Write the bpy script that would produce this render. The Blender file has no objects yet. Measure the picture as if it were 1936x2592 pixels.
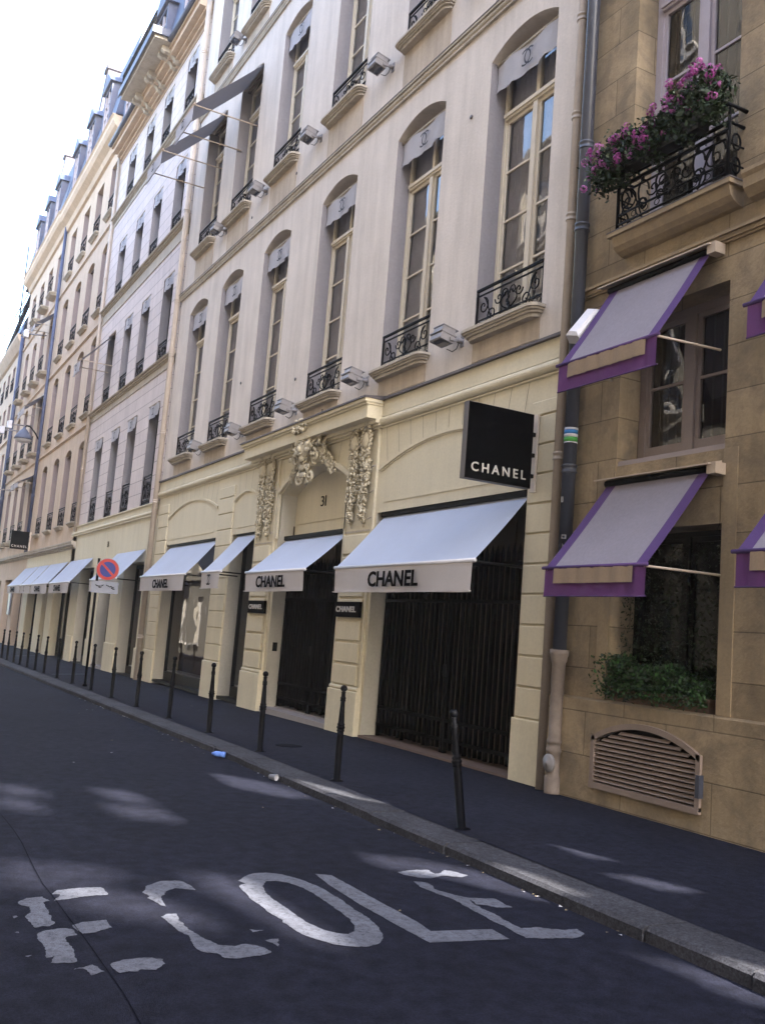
import bpy, math, random
from mathutils import Vector, Matrix
from mathutils.geometry import tessellate_polygon
random.seed(7)
R = math.radians
scene = bpy.context.scene
col = scene.collection

# ------------------------------------------------------------ camera
cam_d = bpy.data.cameras.new('camera')
cam = bpy.data.objects.new('camera', cam_d)
col.objects.link(cam)
rv = Vector((0.4793878, 0.87416536, 0.07760322))
uv = Vector((0.07586329, -0.12937305, 0.98868973))
fv = Vector((-0.87431808, 0.46807855, 0.12833692))
m = Matrix((rv, uv, -fv)).transposed().to_4x4()
m.translation = Vector((0, -7.55, 1.65))
cam.matrix_world = m
cam_d.sensor_fit = 'VERTICAL'
cam_d.sensor_height = 36
cam_d.lens = 36 * 2429.4 / 2592
cam_d.clip_start = 0.05
cam_d.clip_end = 2000
scene.camera = cam

# ------------------------------------------------------------ light
SUN_AZ, SUN_EL = 15.0, 32.0      # azimuth from +X towards +Y
world = bpy.data.worlds.new('World')
scene.world = world
world.use_nodes = True
wn = world.node_tree
sky = wn.nodes.new('ShaderNodeTexSky')
sky.sky_type = 'NISHITA'
sky.sun_disc = False
sky.sun_elevation = R(SUN_EL)
sky.sun_rotation = R(90 - SUN_AZ)
sky.air_density = 1.0
sky.dust_density = 2.5
sky.ozone_density = 1.0
bg = wn.nodes['Background']
bg.inputs['Strength'].default_value = 0.15
wn.links.new(sky.outputs[0], bg.inputs['Color'])
sd = bpy.data.lights.new('sun', 'SUN')
sd.energy = 4.2
sd.angle = R(0.53)
sd.color = (1.0, 0.93, 0.82)
sun = bpy.data.objects.new('sun', sd)
col.objects.link(sun)
sdir = Vector((math.cos(R(SUN_EL)) * math.cos(R(SUN_AZ)), math.cos(R(SUN_EL)) * math.sin(R(SUN_AZ)), math.sin(R(SUN_EL))))
sun.rotation_euler = sdir.to_track_quat('Z', 'Y').to_euler()
sun.location = (10, 3, 40)
scene.view_settings.view_transform = 'Standard'
scene.view_settings.look = 'None'
scene.view_settings.gamma = 1
scene.view_settings.exposure = 3.32
scene.cycles.max_bounces = 8
scene.cycles.diffuse_bounces = 4
scene.cycles.glossy_bounces = 3
scene.cycles.transparent_max_bounces = 8
scene.cycles.sample_clamp_indirect = 6
scene.cycles.volume_bounces = 1

# ------------------------------------------------------------ materials
def mat(name, c, rough=0.8, var=0.12, scale=3.0, bump=0.0, bscale=60, spec=0.3, metal=0, fine=0.05):
    """procedural: base colour broken up by two noises, optional bump"""
    m = bpy.data.materials.new(name); m.use_nodes = True
    t = m.node_tree; N = t.nodes; L = t.links
    b = N['Principled BSDF']
    b.inputs['Roughness'].default_value = rough
    b.inputs['Specular IOR Level'].default_value = spec
    b.inputs['Metallic'].default_value = metal
    tc = N.new('ShaderNodeTexCoord')
    n1 = N.new('ShaderNodeTexNoise'); n1.inputs['Scale'].default_value = scale; n1.inputs['Detail'].default_value = 8; n1.inputs['Roughness'].default_value = .62
    n2 = N.new('ShaderNodeTexNoise'); n2.inputs['Scale'].default_value = scale * 23; n2.inputs['Detail'].default_value = 3
    L.new(tc.outputs['Object'], n1.inputs['Vector']); L.new(tc.outputs['Object'], n2.inputs['Vector'])
    r1 = N.new('ShaderNodeMapRange'); r1.inputs['From Min'].default_value = .3; r1.inputs['From Max'].default_value = .7
    r1.inputs['To Min'].default_value = 1 - var; r1.inputs['To Max'].default_value = 1 + var * .6
    L.new(n1.outputs['Fac'], r1.inputs['Value'])
    r2 = N.new('ShaderNodeMapRange'); r2.inputs['From Min'].default_value = .3; r2.inputs['From Max'].default_value = .7
    r2.inputs['To Min'].default_value = 1 - fine; r2.inputs['To Max'].default_value = 1 + fine
    L.new(n2.outputs['Fac'], r2.inputs['Value'])
    mu = N.new('ShaderNodeMath'); mu.operation = 'MULTIPLY'
    L.new(r1.outputs[0], mu.inputs[0]); L.new(r2.outputs[0], mu.inputs[1])
    vm = N.new('ShaderNodeVectorMath'); vm.operation = 'SCALE'
    vm.inputs[0].default_value = c[:3]
    L.new(mu.outputs[0], vm.inputs['Scale'])
    L.new(vm.outputs[0], b.inputs['Base Color'])
    m['_c'] = vm.name
    if bump:
        bp = N.new('ShaderNodeBump'); bp.inputs['Strength'].default_value = bump; bp.inputs['Distance'].default_value = .01
        n3 = N.new('ShaderNodeTexNoise'); n3.inputs['Scale'].default_value = bscale; n3.inputs['Detail'].default_value = 4
        L.new(tc.outputs['Object'], n3.inputs['Vector']); L.new(n3.outputs['Fac'], bp.inputs['Height'])
        L.new(bp.outputs[0], b.inputs['Normal'])
    return m

def facade_mat(name, c, rough=.85, var=.10, joint=None, jcol=.45, streak=.12, bump=.25, patch=None, rowvar=0.0, mortar=.006):
    """facade render or stone: large blotches, vertical rain streaks, optional block joints"""
    m = mat(name, c, rough, var, 1.1, 0, 0, .2)
    t = m.node_tree; N = t.nodes; L = t.links; b = N['Principled BSDF']
    vm = N[m['_c']]
    tc = N.new('ShaderNodeTexCoord')
    mp = N.new('ShaderNodeMapping'); mp.inputs['Scale'].default_value = (2.2, 2.2, .18)
    L.new(tc.outputs['Object'], mp.inputs['Vector'])
    ns = N.new('ShaderNodeTexNoise'); ns.inputs['Scale'].default_value = 1.6; ns.inputs['Detail'].default_value = 7; ns.inputs['Roughness'].default_value = .7
    L.new(mp.outputs[0], ns.inputs['Vector'])
    rs = N.new('ShaderNodeMapRange'); rs.inputs['From Min'].default_value = .42; rs.inputs['From Max'].default_value = .72
    rs.inputs['To Min'].default_value = 1; rs.inputs['To Max'].default_value = 1 - streak
    L.new(ns.outputs['Fac'], rs.inputs['Value'])
    s2 = N.new('ShaderNodeVectorMath'); s2.operation = 'SCALE'
    L.new(vm.outputs[0], s2.inputs[0]); L.new(rs.outputs[0], s2.inputs['Scale'])
    out = s2.outputs[0]
    bp = N.new('ShaderNodeBump'); bp.inputs['Strength'].default_value = bump; bp.inputs['Distance'].default_value = .012
    n3 = N.new('ShaderNodeTexNoise'); n3.inputs['Scale'].default_value = 28; n3.inputs['Detail'].default_value = 6
    L.new(tc.outputs['Object'], n3.inputs['Vector'])
    hgt = n3.outputs['Fac']
    if patch:
        np_ = N.new('ShaderNodeTexNoise'); np_.inputs['Scale'].default_value = 2.3; np_.inputs['Detail'].default_value = 9; np_.inputs['Roughness'].default_value = .68
        np_.inputs['Distortion'].default_value = .4
        L.new(tc.outputs['Object'], np_.inputs['Vector'])
        rp = N.new('ShaderNodeMapRange'); rp.inputs['From Min'].default_value = .44; rp.inputs['From Max'].default_value = .62
        rp.inputs['To Max'].default_value = .75
        L.new(np_.outputs['Fac'], rp.inputs['Value'])
        mx = N.new('ShaderNodeMix'); mx.data_type = 'RGBA'
        L.new(rp.outputs[0], mx.inputs[0]); L.new(out, mx.inputs[6]); mx.inputs[7].default_value = (*patch, 1)
        out = mx.outputs[2]
    if joint:
        bw, bh = joint
        sx = N.new('ShaderNodeSeparateXYZ'); L.new(tc.outputs['Object'], sx.inputs[0])
        ad = N.new('ShaderNodeMath'); ad.operation = 'ADD'; L.new(sx.outputs[0], ad.inputs[0]); L.new(sx.outputs[1], ad.inputs[1])
        cb = N.new('ShaderNodeCombineXYZ'); L.new(ad.outputs[0], cb.inputs[0]); L.new(sx.outputs[2], cb.inputs[1])
        br = N.new('ShaderNodeTexBrick'); br.inputs['Scale'].default_value = 1
        br.inputs['Brick Width'].default_value = bw; br.inputs['Row Height'].default_value = bh
        br.inputs['Mortar Size'].default_value = mortar; br.inputs['Mortar Smooth'].default_value = .25
        br.inputs['Color1'].default_value = (1 - rowvar,) * 3 + (1,); br.inputs['Color2'].default_value = (1 + rowvar * .5,) * 3 + (1,)
        br.inputs['Mortar'].default_value = (jcol, jcol, jcol, 1)
        L.new(cb.outputs[0], br.inputs['Vector'])
        ml = N.new('ShaderNodeVectorMath'); ml.operation = 'MULTIPLY'
        L.new(out, ml.inputs[0]); L.new(br.outputs['Color'], ml.inputs[1]); out = ml.outputs[0]
        sb = N.new('ShaderNodeMath'); sb.operation = 'MULTIPLY_ADD'; sb.inputs[1].default_value = -3
        L.new(br.outputs['Fac'], sb.inputs[0]); L.new(hgt, sb.inputs[2]); hgt = sb.outputs[0]
    L.new(hgt, bp.inputs['Height']); L.new(bp.outputs[0], b.inputs['Normal'])
    L.new(out, b.inputs['Base Color'])
    return m

def glass_mat(name, tint=(.6, .62, .62), refl=1.7, wob=.03):
    m = bpy.data.materials.new(name); m.use_nodes = True
    t = m.node_tree; N = t.nodes; L = t.links
    N.remove(N['Principled BSDF'])
    tr = N.new('ShaderNodeBsdfTransparent'); tr.inputs[0].default_value = (*tint, 1)
    gl = N.new('ShaderNodeBsdfGlossy'); gl.inputs['Roughness'].default_value = .015; gl.inputs[0].default_value = (.95, .97, 1, 1)
    fr = N.new('ShaderNodeFresnel'); fr.inputs['IOR'].default_value = refl
    mx = N.new('ShaderNodeMixShader')
    tc = N.new('ShaderNodeTexCoord')
    nz = N.new('ShaderNodeTexNoise'); nz.inputs['Scale'].default_value = 1.6; nz.inputs['Detail'].default_value = 1
    bp = N.new('ShaderNodeBump'); bp.inputs['Strength'].default_value = wob; bp.inputs['Distance'].default_value = .2
    L.new(tc.outputs['Object'], nz.inputs['Vector']); L.new(nz.outputs['Fac'], bp.inputs['Height'])
    L.new(bp.outputs[0], gl.inputs['Normal'])
    L.new(fr.outputs[0], mx.inputs[0]); L.new(tr.outputs[0], mx.inputs[1]); L.new(gl.outputs[0], mx.inputs[2])
    L.new(mx.outputs[0], N['Material Output'].inputs['Surface'])
    return m

def canvas(key, f):
    m_ = M[key]; t = m_.node_tree; N = t.nodes; L = t.links; b = N['Principled BSDF']
    tl = N.new('ShaderNodeBsdfTranslucent'); mx = N.new('ShaderNodeMixShader'); mx.inputs[0].default_value = f
    L.new(b.inputs['Base Color'].links[0].from_socket, tl.inputs[0])
    L.new(b.outputs[0], mx.inputs[1]); L.new(tl.outputs[0], mx.inputs[2]); L.new(mx.outputs[0], N['Material Output'].inputs['Surface'])
def dark_glass(name, c=(.02, .022, .026), ior=1.9):
    m = mat(name, c, .04, .3, .5, .04, 2, .5)
    m.node_tree.nodes['Principled BSDF'].inputs['IOR'].default_value = ior
    return m

M = {}
M['cream'] = facade_mat('cream paint', (.62, .555, .41), .7, .05, streak=.10, bump=.1)
M['cream_jamb'] = facade_mat('grey cream reveal', (.46, .425, .355), .7, .05, streak=.08, bump=.1)  # greyer than the wall cream, on the side faces of openings
M['plaster'] = facade_mat('pale plaster', (.60, .54, .495), .9, .09, streak=.20, bump=.3)
M['apron'] = facade_mat('weathered sill apron', (.46, .385, .31), .88, .16, streak=.3, bump=.3)
M['trim'] = facade_mat('moulding stone', (.44, .39, .325), .85, .10, streak=.25, bump=.3)
M['jambgrey'] = facade_mat('shade toned grey reveal', (.23, .215, .23), .8, .06, streak=.1)  # wall reveals greyed in the colour to stand for shade
M['ashlar'] = facade_mat('jointed ashlar', (.60, .525, .51), .88, .08, (5.0, .43), .42, .16, .3, rowvar=.05, mortar=.011)
M['orange'] = facade_mat('warm limestone', (.53, .41, .31), .88, .10, None, .5, .14, .3, rowvar=.05)
M['orange2'] = facade_mat('warm limestone pale', (.54, .42, .32), .88, .09, None, .5, .14, .3, rowvar=.05)
M['brown'] = facade_mat('weathered limestone', (.335, .26, .17), .9, .28, (1.25, .49), .5, .22, .55, patch=(.17, .135, .10), rowvar=.16, mortar=.007)
M['brown_smooth'] = facade_mat('weathered limestone trim', (.31, .24, .155), .9, .14, None, .5, .25, .4, patch=(.21, .165, .12))
M['opposite'] = facade_mat('sunlit limestone', (.24, .215, .18), .9, .06, (1.4, .45), .6, .1, .2)
M['jambbrown'] = facade_mat('shaded brown reveal', (.27, .215, .205), .85, .08, streak=.1)  # shade inside the window openings put into this brown
M['winframe'] = mat('cream window paint', (.62, .55, .44), .55, .06, 3)
M['winwhite'] = mat('violet grey window paint', (.38, .34, .38), .55, .08, 3)
M['winbrown'] = mat('taupe window paint', (.25, .20, .18), .55, .1, 3)
M['lunette'] = mat('brown lunette panel', (.09, .07, .065), .8, .1, 3)
M['curtain'] = mat('grey net curtain', (.50, .49, .52), .9, .25, 1.5, .3, 12)
M['inside'] = mat('dark interior', (.012, .011, .012), .9, .3, 1.2)
M['inside2'] = mat('brown shop interior', (.11, .075, .06), .9, .2, 1.2)
M['inside3'] = mat('beige shop interior', (.50, .42, .32), .9, .1, 1.2)
M['glass'] = glass_mat('window glass', (.88, .88, .90), 1.75)
M['shopglass'] = glass_mat('shop glass', (.62, .62, .60), 1.42, .015)
M['darkglass'] = dark_glass('dark window glass', (.025, .025, .032))
M['darkglass_opp'] = dark_glass('dark window glass across street', (.05, .07, .10))
M['iron'] = mat('black wrought iron', (.0016, .0018, .0032), .6, .2, 6, .1, 40, .07)
M['black'] = mat('black paint', (.0015, .0015, .002), .5, .15, 4, 0, 0, .1)
M['blackgate'] = mat('black gate paint', (.001, .001, .0012), .8, .15, 4, 0, 0, .02)
M['gateback'] = mat('brown doors behind bars', (.055, .042, .028), .9, .3, 1.5, 0, 0, .05)
M['lead'] = mat('lead flashing', (.09, .08, .085), .6, .2, 4)
M['zinc'] = mat('zinc', (.075, .088, .135), .5, .12, 2, .1, 20)
M['slate'] = mat('blue slate', (.045, .058, .11), .55, .2, 5, .3, 14)
M['lavender'] = mat('shade toned chimney render', (.062, .06, .082), .9, .08, 2)  # darkened in the colour so the sunlit faces look shaded
M['pipe_beige'] = mat('beige pipe paint', (.42, .36, .31), .6, .10, 4, .1, 20)
M['pipe_pink'] = mat('pinkish cast pipe', (.19, .155, .135), .7, .3, 5, .15, 20)
M['pipe_blue'] = mat('blue grey pipe', (.04, .046, .068), .4, .16, 5, .1, 20, .5)
M['pipe_far'] = mat('slate blue pipe', (.06, .075, .14), .5, .1, 4)
M['lampgrey'] = mat('light grey lamp housing', (.21, .20, .21), .5, .08, 6)
M['white'] = mat('white plastic', (.5, .5, .55), .5, .05, 6)
M['awning'] = mat('white awning canvas', (.50, .55, .68), .85, .05, 1.2, .5, 5, .1, fine=.015)
M['valance'] = mat('cream valance canvas', (.54, .50, .49), .9, .05, 2.0, .12, 260, .1, fine=.03)
M['awn_grey'] = mat('grey awning canvas', (.25, .23, .24), .9, .05, 2)
M['banner'] = mat('off white banner canvas', (.50, .49, .53), .9, .05, 4, .2, 200, .1)
M['ink'] = mat('black lettering', (.002, .0015, .002), .9, .1, 5, 0, 0, .02)
M['grey_ink'] = mat('grey lettering', (.035, .035, .05), .7, .1, 5)
M['signwhite'] = mat('white lettering', (.42, .39, .36), .5, .05, 5)
M['signface'] = mat('black sign panel', (.0012, .0014, .002), .7, .1, 5, 0, 0, .02)
M['signedge'] = mat('grey sign edge', (.085, .075, .075), .5, .1, 5)
M['bracket'] = mat('beige bracket paint', (.60, .52, .44), .6, .08, 5)
M['purple'] = mat('purple awning canvas', (.072, .040, .122), .85, .05, 2, .12, 200, .1)
M['purple_v'] = mat('plum valance canvas', (.10, .038, .125), .85, .08, 3, .12, 200, .1)
M['lilac'] = mat('grey beige awning canvas', (.235, .215, .25), .85, .08, 1.2, .5, 6, .1)
M['tan'] = mat('tan valance canvas', (.24, .175, .12), .85, .05, 2)
M['hood'] = mat('beige metal awning hood', (.38, .31, .25), .5, .08, 4)
M['louvre'] = mat('taupe metal louvre', (.22, .17, .145), .5, .12, 5, .1, 30)
M['leaf'] = mat('dark green leaves', (.013, .028, .010), .6, .5, 9)
M['leaf2'] = mat('bright green leaves', (.022, .065, .014), .6, .5, 9)
M['leafpale'] = mat('pale variegated leaves', (.14, .18, .11), .6, .3, 9)
M['petal'] = mat('magenta petals', (.27, .045, .22), .6, .35, 12)
M['petal2'] = mat('pink petals', (.36, .11, .32), .6, .25, 12)
M['box_dark'] = mat('black plastic trough', (.005, .006, .006), .5, .2, 5)
M['box_terra'] = mat('terracotta trough', (.10, .065, .045), .8, .2, 4)
M['sign_red'] = mat('red sign enamel', (.30, .02, .02), .4, .06, 8)
M['sign_blue'] = mat('blue sign enamel', (.01, .018, .15), .4, .06, 8)
M['sign_back'] = mat('grey sign plate', (.17, .185, .23), .4, .06, 8)
M['step'] = mat('pale stone step', (.26, .235, .235), .8, .12, 3, .2, 30)
M['step2'] = mat('pinkish stone step', (.12, .082, .068), .8, .12, 3, .2, 30)
M['carve'] = mat('carved stone', (.52, .46, .34), .85, .16, 9, .9, 26)
M['blue_cup'] = mat('blue plastic', (.10, .20, .55), .35, .2, 30)
M['pale_paper'] = mat('white paper', (.30, .30, .33), .6, .1, 20)
M['leaflitter'] = mat('dry litter', (.16, .13, .08), .8, .3, 20)
M['st_blue'] = mat('blue sticker', (.03, .16, .42), .5, .05, 8)
M['st_green'] = mat('green sticker', (.06, .28, .06), .5, .05, 8)
M['net'] = None

canvas('awn_grey', .15); canvas('awning', .25); canvas('lilac', .2); canvas('banner', .25); canvas('valance', .2)
M['dimglass'] = dark_glass('dim window glass', (.006, .008, .007), 1.25)
def asphalt(name, c, scale=1.0, patchy=.25):
    m = mat(name, c, .92, patchy, .35 * scale, .7, 150, .06, fine=.3)
    t = m.node_tree; N = t.nodes; L = t.links; b = N['Principled BSDF']
    vm = N[m['_c']]
    tc = N.new('ShaderNodeTexCoord')
    vo = N.new('ShaderNodeTexNoise'); vo.inputs['Scale'].default_value = 75; vo.inputs['Detail'].default_value = 6; vo.inputs['Roughness'].default_value = .8
    L.new(tc.outputs['Object'], vo.inputs['Vector'])
    r = N.new('ShaderNodeMapRange'); r.inputs['From Min'].default_value = .35; r.inputs['From Max'].default_value = .65
    r.inputs['To Min'].default_value = .55; r.inputs['To Max'].default_value = 1.5
    L.new(vo.outputs['Fac'], r.inputs['Value'])
    s = N.new('ShaderNodeVectorMath'); s.operation = 'SCALE'
    L.new(vm.outputs[0], s.inputs[0]); L.new(r.outputs[0], s.inputs['Scale'])
    # darker old stains with a shape of their own
    st = N.new('ShaderNodeTexNoise'); st.inputs['Scale'].default_value = .9; st.inputs['Detail'].default_value = 10; st.inputs['Roughness'].default_value = .75
    L.new(tc.outputs['Object'], st.inputs['Vector'])
    r3 = N.new('ShaderNodeMapRange'); r3.inputs['From Min'].default_value = .60; r3.inputs['From Max'].default_value = .70
    r3.inputs['To Min'].default_value = 1; r3.inputs['To Max'].default_value = .72
    L.new(st.outputs['Fac'], r3.inputs['Value'])
    s2 = N.new('ShaderNodeVectorMath'); s2.operation = 'SCALE'
    L.new(s.outputs[0], s2.inputs[0]); L.new(r3.outputs[0], s2.inputs['Scale'])
    L.new(s2.outputs[0], b.inputs['Base Color'])
    return m
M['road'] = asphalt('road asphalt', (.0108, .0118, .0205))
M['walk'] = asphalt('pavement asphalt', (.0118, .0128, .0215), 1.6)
M['granite'] = asphalt('kerb granite', (.044, .045, .054), 4, .3)
M['seam'] = mat('tar seam', (.0065, .0068, .011), .9, .2, 4, 0, 0, .01)

def paint_mat():
    m = mat('worn road paint', (.098, .104, .132), .8, .22, 5, .3, 160, .2, fine=.18)
    t = m.node_tree; N = t.nodes; L = t.links; b = N['Principled BSDF']; vm = N[m['_c']]
    tc = N.new('ShaderNodeTexCoord')
    n = N.new('ShaderNodeTexNoise'); n.inputs['Scale'].default_value = 24; n.inputs['Detail'].default_value = 14; n.inputs['Roughness'].default_value = .9
    L.new(tc.outputs['Object'], n.inputs['Vector'])
    r = N.new('ShaderNodeMapRange'); r.inputs['From Min'].default_value = .49; r.inputs['From Max'].default_value = .60
    L.new(n.outputs['Fac'], r.inputs['Value'])
    mx = N.new('ShaderNodeMix'); mx.data_type = 'RGBA'
    L.new(r.outputs[0], mx.inputs[0]); L.new(vm.outputs[0], mx.inputs[6]); mx.inputs[7].default_value = (.022, .023, .03, 1)
    L.new(mx.outputs[2], b.inputs['Base Color'])
    return m
M['paint'] = paint_mat()

# ------------------------------------------------------------ mesh helpers
class MB:
    def __init__(s): s.v = []; s.f = []; s.mi = []; s.cur = 0; s.sm = []
    def add(s, vs, fs, smooth=False):
        o = len(s.v); s.v += [tuple(p) for p in vs]
        for f in fs: s.f.append([i + o for i in f]); s.mi.append(s.cur); s.sm.append(smooth)
        return s
    def quad(s, a, b, c, d): return s.add([a, b, c, d], [(0, 1, 2, 3)])
    def box(s, x0, x1, y0, y1, z0, z1, bv=0):
        if bv:
            return s.bevbox(x0, x1, y0, y1, z0, z1, bv)
        v = [(x0, y0, z0), (x1, y0, z0), (x1, y1, z0), (x0, y1, z0), (x0, y0, z1), (x1, y0, z1), (x1, y1, z1), (x0, y1, z1)]
        return s.add(v, [(0, 3, 2, 1), (4, 5, 6, 7), (0, 1, 5, 4), (1, 2, 6, 5), (2, 3, 7, 6), (3, 0, 4, 7)])
    def bevbox(s, x0, x1, y0, y1, z0, z1, b):
        # front (y0) face chamfered
        v = [(x0 + b, y0, z0 + b), (x1 - b, y0, z0 + b), (x1 - b, y0, z1 - b), (x0 + b, y0, z1 - b),
             (x0, y0 + b, z0), (x1, y0 + b, z0), (x1, y0 + b, z1), (x0, y0 + b, z1),
             (x0, y1, z0), (x1, y1, z0), (x1, y1, z1), (x0, y1, z1)]
        return s.add(v, [(0, 1, 2, 3), (4, 5, 1, 0), (5, 6, 2, 1), (6, 7, 3, 2), (7, 4, 0, 3), (8, 9, 5, 4), (9, 10, 6, 5), (10, 11, 7, 6), (11, 8, 4, 7), (9, 8, 11, 10)])
    def tube(s, pts, r, n=6, cap=True, r2=None):
        pts = [Vector(p) for p in pts]; k = len(pts); rings = []
        up = None
        for i, p in enumerate(pts):
            t = (pts[min(i + 1, k - 1)] - pts[max(i - 1, 0)]).normalized()
            if up is None:
                up = Vector((0, 0, 1)) if abs(t.z) < .9 else Vector((1, 0, 0))
            a = t.cross(up)
            if a.length < 1e-4: a = t.cross(Vector((0, 1, 0)))
            a.normalize(); b = a.cross(t).normalized(); up = b
            rr = r if r2 is None else r + (r2 - r) * i / (k - 1)
            rings.append([p + (a * math.cos(2 * math.pi * j / n) + b * math.sin(2 * math.pi * j / n)) * rr for j in range(n)])
        vs = [q for g in rings for q in g]; fs = []
        for i in range(k - 1):
            for j in range(n):
                fs.append((i * n + j, i * n + (j + 1) % n, (i + 1) * n + (j + 1) % n, (i + 1) * n + j))
        if cap: fs.append(tuple(range(n))[::-1]); fs.append(tuple((k - 1) * n + j for j in range(n)))
        return s.add(vs, fs, True)
    def lathe(s, prof, c=(0, 0, 0), n=16, axis='z'):
        vs = []; fs = []
        for r, h in prof:
            for j in range(n):
                a = 2 * math.pi * j / n
                p = (r * math.cos(a), r * math.sin(a), h)
                if axis == 'y': p = (p[0], p[2], p[1])
                if axis == 'x': p = (p[2], p[0], p[1])
                vs.append((p[0] + c[0], p[1] + c[1], p[2] + c[2]))
        for i in range(len(prof) - 1):
            for j in range(n):
                fs.append((i * n + j, i * n + (j + 1) % n, (i + 1) * n + (j + 1) % n, (i + 1) * n + j))
        fs.append(tuple(range(n))[::-1]); fs.append(tuple((len(prof) - 1) * n + j for j in range(n)))
        return s.add(vs, fs, True)
    def extrude_x(s, prof, x0, x1):
        """prof: list of (y,z) polygon, extruded along x with end caps"""
        n = len(prof)
        vs = [(x0, y, z) for y, z in prof] + [(x1, y, z) for y, z in prof]
        fs = [(i, (i + 1) % n, n + (i + 1) % n, n + i) for i in range(n)]
        fs += [tuple(range(n))[::-1], tuple(range(n, 2 * n))]
        return s.add(vs, fs)
    def blob(s, c, r, sq=(1, 1, 1), n=6, m_=4, jit=.15):
        vs = []; fs = []
        for i in range(m_ + 1):
            th = math.pi * i / m_
            for j in range(n):
                ph = 2 * math.pi * j / n
                rr = r * (1 + random.uniform(-jit, jit))
                vs.append((c[0] + rr * sq[0] * math.sin(th) * math.cos(ph), c[1] + rr * sq[1] * math.sin(th) * math.sin(ph), c[2] + rr * sq[2] * math.cos(th)))
        for i in range(m_):
            for j in range(n):
                fs.append((i * n + j, (i + 1) * n + j, (i + 1) * n + (j + 1) % n, i * n + (j + 1) % n))
        return s.add(vs, fs, True)
    def mesh(s, name, mats):
        me = bpy.data.meshes.new(name)
        me.from_pydata(s.v, [], s.f)
        for m_ in (mats if isinstance(mats, (list, tuple)) else [mats]): me.materials.append(m_)
        me.polygons.foreach_set('material_index', s.mi)
        me.polygons.foreach_set('use_smooth', s.sm)
        me.update()
        return me

def tag(o, label=None, cat=None, group=None, kind=None):
    if label: o['label'] = label
    if cat: o['category'] = cat
    if group: o['group'] = group
    if kind: o['kind'] = kind
    return o
def wloc(o):
    p = Vector((0, 0, 0))
    while o is not None:
        p += o.location; o = o.parent
    return p
def link(o, parent=None, loc=None):
    col.objects.link(o)
    if parent is not None: o.parent = parent
    if loc is not None: o.location = loc
    return o
def part(name, mb, m_, parent=None):
    """mesh given in world coordinates; parented without moving it"""
    o = bpy.data.objects.new(name, mb.mesh(name, m_))
    link(o, parent, -wloc(parent) if parent is not None else None)
    return o
def local(name, me, parent, loc=(0, 0, 0)):
    return link(bpy.data.objects.new(name, me), parent, loc)
def empty(name, loc, label, cat, group=None):
    o = bpy.data.objects.new(name, None); o.empty_display_size = .2
    link(o, None, loc); tag(o, label, cat, group); return o
def copy_tree(o, parent=None):
    c = o.copy(); col.objects.link(c)
    if parent is not None: c.parent = parent
    for ch in [k for k in kids.get(o.name, [])]: copy_tree(ch, c)
    return c
kids = {}
def clone(root, loc, label):
    """copy a thing together with its parts and their sub-parts"""
    c = root.copy(); col.objects.link(c); c.location = loc; c['label'] = label
    for ch in list(root.children):
        d = ch.copy(); col.objects.link(d); d.parent = c
        for g_ in list(ch.children):
            e = g_.copy(); col.objects.link(e); e.parent = d
    return c

def gz(x):
    return 0.0 if x > -13 else -.009 * (-13 - x)

def text_mesh(s, width, height, m_, bold=.02, extrude=.004, spacing=1.0):
    """flat lettering in the local XZ plane (reads along +X seen from -Y), origin bottom left"""
    cu = bpy.data.curves.new('lettering', 'FONT'); cu.body = s; cu.size = 1; cu.offset = bold; cu.extrude = .02
    cu.space_character = spacing; cu.resolution_u = 3
    o = bpy.data.objects.new('lettering', cu); col.objects.link(o)
    dg = bpy.context.evaluated_depsgraph_get()
    me = bpy.data.meshes.new_from_object(o.evaluated_get(dg))
    bpy.data.objects.remove(o); bpy.data.curves.remove(cu)
    xs = [v.co.x for v in me.vertices]; ys = [v.co.y for v in me.vertices]
    ax, bx, ay, by = min(xs), max(xs), min(ys), max(ys)
    for v in me.vertices:
        x, y, z = v.co
        v.co = ((x - ax) / (bx - ax) * width, -z / .02 * extrude, (y - ay) / (by - ay) * height)
    me.materials.clear(); me.materials.append(m_)
    return me

def cc_mb(R_, w, y=0, thick=.004, cx=0, cz=0):
    """two interlocked open rings, back to back"""
    mb = MB(); n = 22
    for sgn in (-1, 1):
        a0, a1 = R(48), R(312)
        vs = []; fs = []
        for i in range(n + 1):
            a = a0 + (a1 - a0) * i / n
            for rr in (R_ - w / 2, R_ + w / 2):
                x = sgn * (R_ * .42 + rr * math.cos(a)); z = rr * math.sin(a)
                vs.append((cx + x, y - thick + (0.0015 if sgn > 0 else 0), cz + z))
        for i in range(n):
            fs.append((2 * i, 2 * i + 1, 2 * i + 3, 2 * i + 2))
        mb.add(vs, fs)
    return mb

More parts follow.
